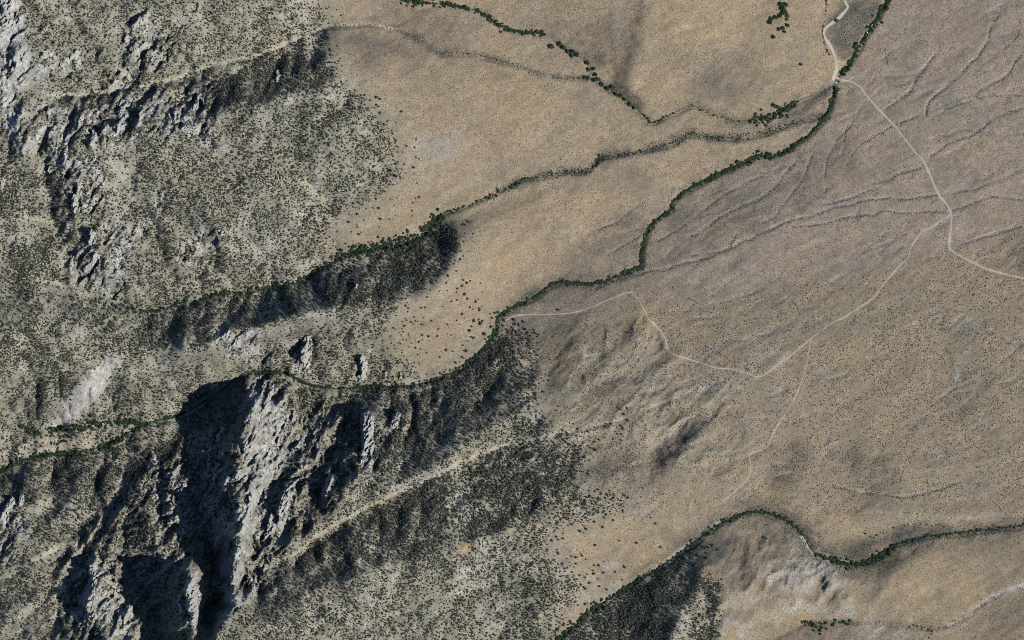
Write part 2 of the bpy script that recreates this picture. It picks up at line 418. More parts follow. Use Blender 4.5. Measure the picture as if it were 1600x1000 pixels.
FAN = [  # shallow channels on the fan; line, width, depth
    ([(1565,20),(1550,45),(1545,70),(1520,100),(1480,135),(1455,155),(1447,178)], 5, 2.6),
    ([(1465,85),(1445,110),(1420,145),(1385,170)], 5, 2.0), ([(1600,85),(1575,115),(1530,145)], 5, 1.8),
    ([(1600,170),(1560,185),(1520,210),(1480,230),(1455,245)], 4, 1.8), ([(1600,265),(1560,282),(1500,300),(1480,303)], 4, 1.6),
    ([(1470,305),(1400,312),(1370,312),(1330,322),(1290,330),(1230,350),(1200,362),(1160,378),(1110,402),(1070,410),(1040,420),(1000,428),(960,440),(930,452)], 5, 2.0),
    ([(1480,330),(1420,335),(1385,330),(1365,338),(1330,340),(1280,352),(1240,355)], 4, 1.6),
    ([(1600,310),(1550,310),(1510,322),(1490,328)], 4, 1.2), ([(1450,260),(1400,275),(1380,290),(1330,310),(1290,318)], 4, 1.2),
    ([(1245,250),(1225,280),(1205,300),(1160,325),(1130,340),(1110,355),(1080,370)], 4, 1.5),
    ([(1270,245),(1250,290),(1215,335),(1190,350)], 4, 1.2), ([(1200,270),(1150,295),(1100,330),(1060,360),(1030,375)], 4, 1.2),
    ([(1330,195),(1300,240),(1290,300)], 4, 1.0), ([(1600,355),(1560,365),(1510,380)], 4, .8),
    ([(1385,75),(1390,105)], 3, .8), ([(1600,150),(1540,150),(1480,170)], 4, .6), ([(1600,45),(1590,60),(1570,75)], 4, .8),
    ([(1345,170),(1325,205),(1320,245)], 4, .9), ([(1330,245),(1350,225),(1400,195),(1440,180)], 4, .6),
    ([(1160,360),(1130,390),(1080,400)], 4, .8), ([(1010,310),(985,330),(960,350),(920,365)], 5, 1.2), ([(1000,370),(980,385),(950,400)], 4, .8),
    ([(1050,450),(1100,475),(1150,465),(1200,450)], 4, .6), ([(1300,760),(1370,775),(1430,775),(1500,755)], 5, 1.6),
]
DZ = np.zeros(MX.shape, np.float32)
for l, w, h in DENTS:
    p = densify(l, 3)
    r = int(w * 3 / MD)
    acc = np.zeros(MX.shape, np.float32)
    for x, y in p:
        i = int(round((x - GX0) / MD)); j = int(round((y - GY0) / MD))
        sl = (slice(j - r, j + r + 1), slice(i - r, i + r + 1))
        d2 = (MX[sl] - x) ** 2 + (MY[sl] - y) ** 2
        np.maximum(acc[sl], np.exp(-d2 / (2 * w * w * .5)), out=acc[sl])
    DZ += blur(acc, 3) * h * 1.15 * (.35 + 1.3 * fbm(MX, MY, 30, 3, 360, .6))
fanline = np.zeros(MX.shape, np.float32)
_fx, _fy = rot(MX, MY, -27)
_wr = (fbm(MX, MY, 60, 3, 731) - .5) * 34
rill = 1 - np.abs(2 * fbm(_fx / 7 + 40, _fy + _wr, 17, 3, 741, .45) - 1)
rill = smooth(.90, .985, rill) * (1 - blur(forest, 20)) * smooth(.42, .62, fbm(MX, MY, 55, 3, 751))
rill *= np.clip(blur(inpoly(MX, MY, [(1345,100),(1200,250),(1060,320),(1005,425),(790,490),(860,690),(1000,830),(1180,780),(1500,800),(1800,830),(1800,-200),(1400,-200)]).astype(np.float32), 12), 0, 1)
DZ -= rill * .3
for k, (l, w, dpt) in enumerate(FAN):
    m = lmask(l, w * .62, 1.5, 2.5, 300 + k) * (.25 + .75 * smooth(.25, .6, fbm(MX, MY, 24, 3, 350 + k, .6)))
    DZ -= m * dpt * .5
    fanline = np.maximum(fanline, m * min(1, .5 + dpt / 3.5))

# --- channels cut into the valley floors
CUT = np.zeros(MX.shape, np.float32)
for l, w, dpt in ((CREEK_A, 9, 3.0), (CREEK_B[6:], 9, 3.5), (CREEK_C, 8, 2.5), (WASH_C2[4:], 8, 2.2), (CREEK_D, 10, 3.0), (WASH_E, 8, 2.2), (WASH_K[2:12], 3, 1.6)):
    CUT = np.maximum(CUT, lmask(l, w, 2.2, 2.5, int(dpt * 50)) * dpt)
DZ -= CUT

forest_s = np.maximum(forest, southwood)
ROUGH = [([(1090,880),(1130,840),(1190,815),(1250,840),(1275,870),(1330,890),(1330,935),(1230,930),(1150,960),(1130,1010),(1090,1010)], .85), ([(840,560),(900,520),(1010,500),(1060,560),(960,600),(1080,640),(1180,650),(1150,740),(1000,770),(900,740),(850,660)], .45),
         ([(1330,890),(1380,872),(1430,862),(1420,880),(1360,915),(1330,925)], .5), ([(1210,975),(1290,960),(1400,965),(1420,1010),(1180,1010)], .5), ([(905,70),(1000,20),(1010,130),(960,150),(920,110)], .25), ([(1100,100),(1180,70),(1200,150),(1110,160)], .25)]
mount = np.maximum(forest, southwood * .8)
for p, k in ROUGH:
    mount = np.maximum(mount, pmask(p, 8, .8) * k)
mount = np.clip(blur(mount, 9), 0, 1)

knolls = np.maximum(pmask([(845,560),(900,515),(1010,495),(1070,540),(1040,590),(1150,610),(1180,660),(1140,740),(1000,765),(905,735),(860,660)], 16, .6) * .8, .95 * pmask([(1095,890),(1140,850),(1200,825),(1255,850),(1320,900),(1400,885),(1420,900),(1330,945),(1230,940),(1120,990)], 12, .6))
knoll_n = (lambda a, b: fbm(a / 2.1, b, 34, 4, 67, .5, True))(*rot(MX + (fbm(MX, MY, 70, 3, 68) - .5) * 50, MY + (fbm(MX, MY, 70, 3, 69) - .5) * 50, -38))
cragland = pmask([(90,860),(190,760),(280,700),(330,630),(400,590),(450,605),(560,635),(610,650),(590,740),(480,850),(380,960),(330,1010),(330,1100),(90,1100)], 14, .5)
cragland = np.maximum(cragland, .55 * pmask([(0,0),(100,40),(240,20),(300,60),(345,140),(345,230),(180,240),(175,440),(100,440),(90,270),(0,270)], 14, .5))
def height(x, y):
    mo = ms(mount, x, y); ro = ms(rock, x, y)
    # domain warp so that interpolated lines do not look ruled
    wx = x + (fbm(x, y, 90, 3, 11) - .5) * (8 + 14 * mo); wy = y + (fbm(x, y, 90, 3, 21) - .5) * (8 + 14 * mo)
    z = sample(ZMs, wx, wy, GX0, GY0, D0) * (1 - mo) + sample(ZM1, wx, wy, GX0, GY0, D0) * mo
    z = z + ms(DZ, x, y)
    xr, yr = rot(x, y, -58)           # strike of the ribs: up to the right
    xw = xr + (fbm(x, y, 40, 3, 44) - .5) * 26; yw = yr + (fbm(x, y, 40, 3, 54) - .5) * 18
    far = np.clip(1 - np.maximum(np.abs(x - 800) - 1100, np.abs(y - 500) - 800) / 400, 0, 1)
    rib = fbm(xw / 2.6, yw, 22, 4, 61, .55, True)
    z = z + far * mo * ((rib - .6) * 6 * (1 + .6 * ro) + (fbm(x, y, 13, 3, 71, .6) - .5) * 3.4)
    cl = ms(cragland, x, y)
    jag = fbm(xw / 1.9, yw, 30, 5, 66, .6, True)
    z = z + cl * far * ((jag - .58) * 38)
    z = z + ms(knolls * (knoll_n - .58), x, y) * 12
    blocky = fbm(xw / 2.0, yw, 11, 3, 81, .55, True)
    ra = np.asarray(ro)
    hit = ra > .02
    if hit.any():
        cr = np.zeros(ra.shape, np.float32)
        for cell, amp in ((13., 8.), (5.5, 3.2)):
            f1, rnd, tx = worley(xw[hit] / 2.3 / cell, yw[hit] / cell, int(cell))
            cr[hit] += amp * (rnd - .5 - .55 * f1 + .5 * tx)
        z = z + ra * far * (cr + (blocky - .6) * 7)
    op = (1 - mo) * far
    xf, yf = rot(x, y, -28)
    z = z + op * ((fbm(x, y, 120, 3, 131) - .5) * 6 + (fbm(xf / 4, yf, 14, 3, 141) - .5) * 2.2 + (fbm(x, y, 7, 2, 151) - .5) * .7)
    return z
ZMs = blur(ZM.astype(np.float32), 3, 2)
EX, EY = np.meshgrid(np.arange(GX0, GX1 + .1, D0), np.arange(GY0, GY1 + .1, D0))
EM = ms(mount, EX, EY)
ZR = ZM + EM * ((fbm(EX, EY, 110, 5, 31, .62) - .5) * 50)
ZR = erode(ZR, (.006 + .034 * EM * (.1 + 1.8 * fbm(EX, EY, 70, 3, 35))) * (1 - .8 * ms(scree, EX, EY)), D0, 7)
ZM1 = (.45 * ZR + .55 * blur(ZR, 1, 1)).astype(np.float32)
Z = height(X, Y).astype(np.float32)

# regular 2 m copy of the finished surface, for setting things down on it
ZG = height(MX, MY)
def ground(x, y):
    return sample(ZG, np.asarray(x, np.float32), np.asarray(y, np.float32), GX0, GY0, MD)

# exact lookup on the terrain mesh itself (bilinear on its own grid lines)
def surf(x, y):
    x = np.atleast_1d(np.asarray(x, float)); y = np.atleast_1d(np.asarray(y, float))
    i = np.clip(np.searchsorted(AX, x) - 1, 0, len(AX) - 2); j = np.clip(np.searchsorted(AY, y) - 1, 0, len(AY) - 2)
    fu = np.clip((x - AX[i]) / (AX[i + 1] - AX[i]), 0, 1); fv = np.clip((y - AY[j]) / (AY[j + 1] - AY[j]), 0, 1)
    return (Z[j, i] * (1 - fu) + Z[j, i + 1] * fu) * (1 - fv) + (Z[j + 1, i] * (1 - fu) + Z[j + 1, i + 1] * fu) * fv

# ---------------------------------------------------------------- ground colour (what the soil, grass and stone themselves are)
def C(*c):
    return np.array(c, np.float32)
def lay(base, m, col, k=1.0):
    m = (m * k)[..., None]
    return base * (1 - m) + col * m
SOIL_FOREST = C(.305, .288, .222)
SOIL_TAN = C(.312, .251, .174)
SOIL_FAN = C(.310, .254, .196)
SOIL_MORAINE = C(.302, .248, .175)
SAGE_GREY = C(.108, .103, .087)
GRANITE = C(.50, .485, .435)
SAND = C(.47, .42, .325)
HEATH = C(.100, .098, .088)
MEADOW = C(.060, .085, .040)
OCHRE = C(.40, .31, .19)

mot = fbm(MX, MY, 46, 4, 201, .6)
_ax, _ay = rot(MX, MY, -32)
mot2 = fbm(_ax / 2.6 + (mot - .5) * 14, _ay + (mot - .5) * 20, 11, 4, 221, .62)
soil = np.zeros(MX.shape + (3,), np.float32) + SOIL_TAN
FANP = [(1345,100),(1300,190),(1200,250),(1060,320),(1020,370),(1005,425),(850,460),(790,490),(840,560),(980,480),(1100,480),(1250,440),(1400,420),(1500,400),(1800,380),(1800,-200),(1480,-200),(1390,10)]
soil = lay(soil, pmask(FANP, 14), SOIL_FAN)
MORP = [(785,500),(840,540),(980,470),(1100,478),(1250,440),(1400,420),(1500,395),(1800,370),(1800,830),(1500,800),(1290,800),(1180,760),(1000,830),(960,790),(900,760),(860,690)]
soil = lay(soil, pmask(MORP, 16), SOIL_MORAINE)
soil = lay(soil, blur(forest, 16), SOIL_FOREST, .9)
soil = lay(soil, southwood, SOIL_FOREST, .6)
soil = lay(soil, np.maximum(forest, southwood) * smooth(.42, .66, fbm(MX, MY, 12, 4, 711, .65)), C(.135, .135, .098), .36)
soil = lay(soil, np.maximum(forest, southwood) * smooth(.56, .68, fbm(MX, MY, 38, 5, 713, .62)), C(.43, .405, .335), .5)
# drifts of grey sage, from big and soft to small
SAGEP = [[(1085,882),(1130,840),(1190,812),(1245,835),(1270,868),(1200,884),(1150,922),(1110,908)],[(1200,990),(1290,962),(1350,968),(1340,1010),(1190,1010)],[(1330,905),(1380,880),(1420,868),(1400,895),(1350,920)],[(590,0),(720,20),(690,60),(600,60)],[(520,50),(600,45),(700,70),(640,90),(540,90)],[(870,60),(960,20),(990,60),(960,110),(890,90)],
    [(1110,90),(1180,60),(1200,120),(1150,170),(1090,150)],[(900,380),(960,340),(1010,330),(990,420),(880,430),(860,440)],[(1040,330),(1150,290),(1240,260),(1200,350),(1060,410)],
    [(1250,240),(1330,200),(1340,260),(1240,330),(1180,330)],[(790,500),(900,490),(960,500),(930,600),(860,600),(840,560)],[(840,590),(960,590),(920,630),(860,620)],
    [(1020,690),(1090,660),(1130,680),(1060,740),(1010,740)],[(910,700),(1010,680),(1010,760),(960,770),(910,740)],[(1190,690),(1260,680),(1260,770),(1190,780)],
    [(1550,370),(1640,340),(1640,440),(1560,420)],[(1480,600),(1560,560),(1500,650),(1440,640)],[(1180,820),(1250,830),(1260,870),(1190,880),(1120,860)],
    [(1060,860),(1120,830),(1190,870),(1180,920),(1090,900)],[(1290,860),(1380,850),(1500,830),(1620,800),(1620,850),(1500,860),(1400,880)],[(1290,970),(1340,955),(1360,1010),(1200,1010),(1220,975)],
    [(780,480),(880,440),(1000,425),(1000,440),(880,480),(800,490)],[(690,340),(760,330),(740,390),(715,420)],[(700,560),(760,530),(770,490),(780,470),(840,430),(870,435),(780,520),(740,560)],
    [(1310,30),(1370,0),(1400,-20),(1330,-40),(1300,20)],[(1330,700),(1400,690),(1380,790),(1340,800)],[(1540,960),(1620,930),(1620,1010),(1520,1010)]]
sage = np.zeros(MX.shape, np.float32)
for k, p in enumerate(SAGEP):
    sage = np.maximum(sage, pmask(p, 7, 1.7) * (.72 + .28 * ((k * 37) % 10) / 10))
soil = lay(soil, sage * (.22 + .78 * smooth(.38, .58, mot2)), SAGE_GREY, .68)
# dark heath and wet ground beside the creeks
HEATHP = [[(1290,40),(1300,20),(1330,0),(1385,0),(1340,80),(1320,95),(1306,80),(1294,60)],[(1215,190),(1250,160),(1300,130),(1303,150),(1255,175),(1240,195)],[(925,90),(945,80),(948,105),(935,115)],
    [(945,130),(970,125),(1010,165),(1005,180),(980,160)],[(790,480),(850,440),(920,430),(900,445),(850,462),(800,482)],[(1240,810),(1265,820),(1270,850),(1260,850)],
    [(1300,870),(1330,850),(1390,840),(1350,870),(1330,880)],[(1360,845),(1400,822),(1500,818),(1500,832),(1400,850)],[(1365,890),(1400,865),(1420,870),(1380,900)],[(1090,870),(1150,835),(1160,845),(1110,880)],
    [(940,235),(985,232),(980,245),(945,262)],[(1040,215),(1075,203),(1060,225)],[(800,290),(830,272),(815,300)],[(1240,840),(1270,868),(1255,870)],[(1120,175),(1150,190),(1180,190),(1200,195),(1140,195)]]
heath = np.zeros(MX.shape, np.float32)
for p in HEATHP:
    heath = np.maximum(heath, pmask(p, 5, .45))
for l, w, k in ((CREEK_B[18:], 15, .9), (CREEK_C[9:], 13, .55), (WASH_C2[8:], 11, .75), (CREEK_A[17:37], 24, .5), (CREEK_D[4:], 24, .8), (CREEK_D[8:16], 40, .95), (WASH_E[2:7], 9, .5), (CREEK_B[2:9], 20, .4)):
    heath = np.maximum(heath, lmask(l, w, w * .35, 4, int(w * 3 + k * 10)) * k * smooth(.3, .62, fbm(MX, MY, 15, 4, int(700 + w), .6)))
soil = lay(soil, np.clip(heath * (.6 + .6 * smooth(.3, .6, mot2)), 0, 1), HEATH, .85)
OCHREP = [[(620,-10),(760,-10),(700,4),(650,-2)],[(720,130),(800,110),(860,140),(880,190),(800,200),(740,170)],[(1000,130),(1050,120),(1060,150),(1010,170)],[(640,270),(700,260),(740,300),(680,320)],[(1010,-10),(1200,-10),(1180,60),(1080,80),(1030,60)],
    [(860,830),(1000,800),(1100,790),(1000,870),(940,890),(880,860)],[(1300,810),(1400,800),(1500,803),(1600,805),(1600,815),(1450,818),(1310,842)],[(1240,940),(1400,900),(1500,890),(1560,900),(1500,960),(1400,970),(1250,965)],
    [(950,520),(1010,490),(1060,500),(1000,545)],[(780,340),(880,310),(960,290),(940,340),(860,390),(800,420),(760,470),(740,440)]]
och = np.zeros(MX.shape, np.float32)
for p in OCHREP:
    och = np.maximum(och, pmask(p, 16, 1.2))
soil = lay(soil, och * (.4 + .6 * mot) * (1 - heath), OCHRE, .58)
soil = lay(soil, np.maximum(pmask([(1314,93),(1325,91),(1321,97),(1312,104)], 1, .05), pmask([(722,850),(735,845),(737,860),(728,862),(712,868),(710,858)], 2, .3)), OCHRE * 1.05)
soil = lay(soil, pmask([(650,225),(700,210),(720,235),(690,250),(650,250)], 10, 1.1), GRANITE * .8, .45)
soil = lay(soil, pale * smooth(.42, .6, fbm(MX, MY, 11, 4, 707, .65)), GRANITE * .82, .55)
for l, w in (([(1325,760),(1350,737),(1400,727),(1450,736),(1500,728),(1600,705)], 3), ([(1300,845),(1340,825),(1400,812),(1480,808),(1600,805)], 6)):
    soil = lay(soil, lmask(l, w, 2.5, 3, 91), C(.36, .32, .265), .5)
for p, k in (([(850,692),(900,667),(980,628),(1012,640),(960,662),(900,692)], .75), ([(960,702),(1020,672),(1100,640),(1160,600),(1184,600),(1100,662),(1000,702)], .6), ([(1040,635),(1090,605),(1150,590),(1220,545),(1230,560),(1150,615)], .55), ([(1140,545),(1200,510),(1210,560),(1160,575)], .35)):
    soil = lay(soil, pmask(p, 6, .9) * smooth(.3, .6, mot2), SAND * .92, k)
soil = lay(soil, knolls * smooth(.68, .82, knoll_n), C(.39, .345, .255), .55)
soil = lay(soil, knolls * smooth(.5, .36, knoll_n), SAGE_GREY * 1.2, .45)
soil = lay(soil, wash * .85, SAND)
soil = lay(soil, sandy * .9, SAND * C(1.12, 1.16, 1.25))
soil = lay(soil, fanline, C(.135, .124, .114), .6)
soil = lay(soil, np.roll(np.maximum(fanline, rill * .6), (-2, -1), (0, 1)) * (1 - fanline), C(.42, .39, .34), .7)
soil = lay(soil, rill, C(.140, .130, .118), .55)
soil = lay(soil, rock * smooth(.36, .56, fbm(MX, MY, 13, 4, 261, .65)), GRANITE, .85)
soil = lay(soil, scree, GRANITE * 1.03, .9)
for p in ([(1495,582),(1500,590),(1497,603),(1488,596)],):
    soil = lay(soil, pmask(p, 2, .3), GRANITE * .85)
soil *= (0.86 + 0.28 * mot + .55 * (mot2 - .5))[..., None]
soil *= np.stack([1 + .10 * (mot - .5), np.ones_like(mot), 1 - .16 * (mot - .5)], -1)

# ---------------------------------------------------------------- materials
def mat(name, rough=.9):
    m = bpy.data.materials.new(name)
    m.use_nodes = True
    n = m.node_tree.nodes
    b = n['Principled BSDF']
    b.inputs['Roughness'].default_value = rough
    b.inputs['Specular IOR Level'].default_value = .15
    return m, n, m.node_tree.links, b

def noise_node(n, l, coord, scale, detail=3, rough=.6):
    t = n.new('ShaderNodeTexNoise')
    t.inputs['Scale'].default_value = scale
    t.inputs['Detail'].default_value = detail
    t.inputs['Roughness'].default_value = rough
    l.new(coord, t.inputs['Vector'])
    return t

def mapr(n, l, sock, a, b, c, d):
    r = n.new('ShaderNodeMapRange')
    r.inputs[1].default_value = a; r.inputs[2].default_value = b; r.inputs[3].default_value = c; r.inputs[4].default_value = d
    l.new(sock, r.inputs[0])
    return r.outputs[0]

def mul_color(n, l, col, fac):
    v = n.new('ShaderNodeVectorMath'); v.operation = 'SCALE'
    if isinstance(col, tuple):
        v.inputs[0].default_value = col
    else:
        l.new(col, v.inputs[0])
    l.new(fac, v.inputs['Scale'])
    return v.outputs[0]

def terrain_material():
    m, n, l, b = mat('ground_soil_and_granite', .95)
    g = n.new('ShaderNodeNewGeometry')
    a = n.new('ShaderNodeAttribute'); a.attribute_name = 'soil'
    n1 = noise_node(n, l, g.outputs['Position'], .55, 3, .7)
    n2 = noise_node(n, l, g.outputs['Position'], .09, 3, .6)
    f = n.new('ShaderNodeMath'); f.operation = 'MULTIPLY'
    l.new(mapr(n, l, n1.outputs['Fac'], .34, .66, .62, 1.4), f.inputs[0])
    l.new(mapr(n, l, n2.outputs['Fac'], .3, .7, .88, 1.12), f.inputs[1])
    # jointed granite: blocks of uneven tone with dark cracks, only where rock crops out
    vo = n.new('ShaderNodeTexVoronoi'); vo.inputs['Scale'].default_value = .16
    wp = n.new('ShaderNodeVectorMath'); wp.operation = 'MULTIPLY_ADD'
    l.new(n2.outputs['Color'], wp.inputs[0]); wp.inputs[1].default_value = (9, 9, 9); l.new(g.outputs['Position'], wp.inputs[2])
    l.new(wp.outputs[0], vo.inputs['Vector'])
    ve = n.new('ShaderNodeTexVoronoi'); ve.feature = 'DISTANCE_TO_EDGE'; ve.inputs['Scale'].default_value = .16
    l.new(wp.outputs[0], ve.inputs['Vector'])
    sx_ = n.new('ShaderNodeSeparateColor'); l.new(vo.outputs['Color'], sx_.inputs[0])
    j1 = n.new('ShaderNodeMath'); j1.operation = 'MULTIPLY'
    l.new(mapr(n, l, sx_.outputs[0], 0, 1, .66, 1.22), j1.inputs[0]); l.new(mapr(n, l, ve.outputs['Distance'], 0, .09, .5, 1), j1.inputs[1])
    j2 = n.new('ShaderNodeMix'); j2.inputs['A'].default_value = 1.0
    l.new(a.outputs['Alpha'], j2.inputs['Factor']); l.new(j1.outputs[0], j2.inputs['B'])
    f2 = n.new('ShaderNodeMath'); f2.operation = 'MULTIPLY'
    l.new(f.outputs[0], f2.inputs[0]); l.new(j2.outputs['Result'], f2.inputs[1])
    l.new(mul_color(n, l, a.outputs['Color'], f2.outputs[0]), b.inputs['Base Color'])
    bp = n.new('ShaderNodeBump'); bp.inputs['Strength'].default_value = .8; bp.inputs['Distance'].default_value = .9
    l.new(n1.outputs['Fac'], bp.inputs['Height'])
    l.new(bp.outputs['Normal'], b.inputs['Normal'])
    return m

def simple_material(name, col, var=.25, scale=1.0, rough=.9, bump=.0):
    m, n, l, b = mat(name, rough)
    g = n.new('ShaderNodeNewGeometry')
    t = noise_node(n, l, g.outputs['Position'], scale, 4, .65)
    l.new(mul_color(n, l, col, mapr(n, l, t.outputs['Fac'], .25, .75, 1 - var, 1 + var)), b.inputs['Base Color'])
    if bump:
        bp = n.new('ShaderNodeBump'); bp.inputs['Strength'].default_value = .8; bp.inputs['Distance'].default_value = bump
        l.new(t.outputs['Fac'], bp.inputs['Height']); l.new(bp.outputs['Normal'], b.inputs['Normal'])
    return m

def leaf_material(name, c1, c2):
    m, n, l, b = mat(name, .75)
    oi = n.new('ShaderNodeObjectInfo')
    mx = n.new('ShaderNodeMix'); mx.data_type = 'RGBA'
    mx.inputs['A'].default_value = (*c1, 1); mx.inputs['B'].default_value = (*c2, 1)
    l.new(oi.outputs['Random'], mx.inputs['Factor'])
    g = n.new('ShaderNodeNewGeometry')
    t = noise_node(n, l, g.outputs['Position'], 1.3, 2, .6)
    l.new(mul_color(n, l, mx.outputs['Result'], mapr(n, l, t.outputs['Fac'], .25, .75, .7, 1.3)), b.inputs['Base Color'])
    return m

M_TERRAIN = terrain_material()
M_ROAD = simple_material('packed_pale_dirt', (.47, .42, .34), .18, .35, .95, .05)
M_GRANITE = simple_material('weathered_granite', (.49, .475, .43), .34, .45, .9, .5)
M_WATER = simple_material('shallow_creek_water', (.05, .075, .06), .2, .5, .15)
M_CONCRETE = simple_material('weathered_concrete', (.52, .52, .48), .15, 2, .85)
M_BARK = simple_material('grey_brown_bark', (.10, .08, .06), .3, 3)
M_PINYON = leaf_material('pinyon_needles', (.068, .077, .061), (.112, .118, .090))
M_WILLOW = leaf_material('willow_leaves', (.028, .058, .034), (.058, .090, .046))
M_SAGE = leaf_material('sagebrush_leaves', (.058, .055, .041), (.105, .097, .073))
M_STONE = simple_material('pale_boulder_stone', (.50, .48, .44), .25, 1.0, .9)

# ---------------------------------------------------------------- mesh builders
def obj(name, me, parent=None):
    o = bpy.data.objects.new(name, me)
    COL.objects.link(o)
    if parent is not None:
        o.parent = parent
    return o
def tag(o, label=None, cat=None, group=None, kind=None):
    if label: o['label'] = label
    if cat: o['category'] = cat
    if group: o['group'] = group
    if kind: o['kind'] = kind
    return o

def grid_mesh(name, V, nu, nv, material, smooth_shade=True):
    """V: (nv*nu,3) row-major"""
    me = bpy.data.meshes.new(name)
    me.vertices.add(nu * nv)
    me.vertices.foreach_set('co', np.ascontiguousarray(V, np.float32).ravel())
    j, i = np.mgrid[0:nv - 1, 0:nu - 1]
    a = (j * nu + i).ravel()
    q = np.stack([a, a + nu, a + nu + 1, a + 1], 1).astype(np.int32)
    me.loops.add(q.size)
    me.loops.foreach_set('vertex_index', q.ravel())
    me.polygons.add(len(q))
    me.polygons.foreach_set('loop_start', np.arange(0, q.size, 4, dtype=np.int32))
    me.polygons.foreach_set('use_smooth', np.full(len(q), smooth_shade, bool))
    me.materials.append(material)
    me.update(calc_edges=True)
    return me

# ---------------------------------------------------------------- terrain
def build_terrain():
    V = np.stack([X - 800, 500 - Y, Z], -1).reshape(-1, 3)
    me = grid_mesh('terrain', V, len(AX), len(AY), M_TERRAIN)
    col = np.ones((X.size, 4), np.float32)
    col[:, 3] = ms(np.maximum(rock, scree * .6), X, Y).ravel()
    for c in range(3):
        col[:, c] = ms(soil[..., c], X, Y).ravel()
    at = me.color_attributes.new('soil', 'FLOAT_COLOR', 'POINT')
    at.data.foreach_set('color', np.clip(col, 0, 1).ravel())
    o = obj('terrain', me)
    tag(o, 'tan desert slopes and rocky grey mountainside cut by creek valleys', None, None, 'structure')
    return o
build_terrain()

# ---------------------------------------------------------------- ribbons: roads, creek water
def ribbon(name, line, width, lift, material, wig=0, seed=1, label=None, cross=5, crown=0.0):
    p = densify([q[:2] for q in line], 2.0)
    if wig:
        p = wiggle(p, wig, 35, seed)
    t = np.gradient(p, axis=0); t /= np.hypot(t[:, 0], t[:, 1])[:, None]
    nrm = np.stack([-t[:, 1], t[:, 0]], 1)
    s = np.arange(len(p)) * 2.0
    w = width * (1 + .8 * (vnoise(s / 14, s * 0 + seed, 777) - .5))
    rows = []
    u = np.linspace(-.5, .5, cross)
    for k in u:
        e = (vnoise(s / 4, s * 0 + 50 + k * 9, 778) - .5) * .5 * (abs(k) == .5)
        q = p + nrm * (w * k + e)[:, None]
        rows.append(np.stack([q[:, 0], q[:, 1]], 1))
    R = np.stack(rows, 1)                       # n, cross, 2
    # highest ground under each station, so that the bed lies on top of the terrain triangles
    z = surf(R[..., 0].ravel(), R[..., 1].ravel()).reshape(R.shape[:2])
    for dx, dy in ((.8, 0), (-.8, 0), (0, .8), (0, -.8)):
        z = np.maximum(z, surf(R[..., 0].ravel() + dx, R[..., 1].ravel() + dy).reshape(R.shape[:2]))
    z = z + lift
    V = np.stack([R[..., 0] - 800, 500 - R[..., 1], z], -1).reshape(-1, 3)
    me = grid_mesh(name, V, cross, len(p), material)
    o = obj(name, me)
    return tag(o, label, None, None, 'structure')

ROADS = [
    ([(1322,-60),(1325,-20),(1323,0),(1327,9),(1322,17),(1312,27),(1300,36),(1291,44),(1289,54),(1296,66),(1304,80),(1308,93),(1309,106),(1306,116),(1303,124)], 5.2, 'pale dirt road coming down past the lone roadside tree to the creek crossing'),
    ([(1305,117),(1311,121),(1320,124),(1330,125),(1340,130),(1349,137),(1356,148),(1376,171),(1400,196),(1420,221),(1434,238),(1445,250),(1455,272),(1467,300),(1480,317),(1488,332),(1489,345),(1487,365),(1485,385),(1492,393),(1515,406),(1540,418),(1570,427),(1600,434),(1660,446),(1760,470)], 2.7, 'pale dirt road running from the creek crossing over the fan to the right edge'),
    ([(1488,334),(1475,343),(1455,356),(1445,360),(1433,374),(1424,390),(1420,402),(1405,417),(1385,440),(1365,465),(1345,480),(1320,495),(1300,505),(1270,527),(1245,548),(1215,570),(1195,585),(1182,589),(1165,582),(1145,577),(1120,575),(1100,569),(1075,561),(1052,554),(1043,545),(1038,527),(1025,509),(1013,498),(1008,487),(998,470),(990,458),(980,457),(960,464),(930,477),(905,486),(885,490),(850,491),(820,492),(800,495),(790,502)], 2.0, 'long narrow dirt track winding from the road fork to the creek bend'),
    ([(1268,529),(1265,545),(1263,562),(1257,582),(1249,605),(1240,625),(1228,645),(1215,665),(1205,682),(1200,695),(1190,703),(1175,708),(1170,714),(1173,725),(1172,740),(1162,755),(1150,765),(1130,783)], 1.3, 'faint narrow dirt track curling down to the rounded moraine slope'),
    ([(1328,124),(1333,120),(1337,118)], 2.2, 'short pale spur track beside the creek crossing'),
    ([(1510,378),(1535,368),(1560,360),(1590,348)], 1.5, 'faint dirt path on the fan near the right edge'),
]
for k, (l, w, lab) in enumerate(ROADS):
    ribbon('dirt_road' if k < 2 else 'dirt_track', l, w, .06, M_ROAD, .5, 40 + k, lab)
ribbon('creek', CREEK_A[1:], 2.6, .05, M_WATER, 1.2, 61, 'narrow main creek mostly hidden under green thicket')
ribbon('creek', CREEK_D[2:], 2.4, .05, M_WATER, 1.2, 62, 'narrow creek at the lower right under green thicket')
ribbon('creek', CREEK_C[1:], .7, .05, M_WATER, 1.0, 63, 'small upper creek lined by separate green trees')

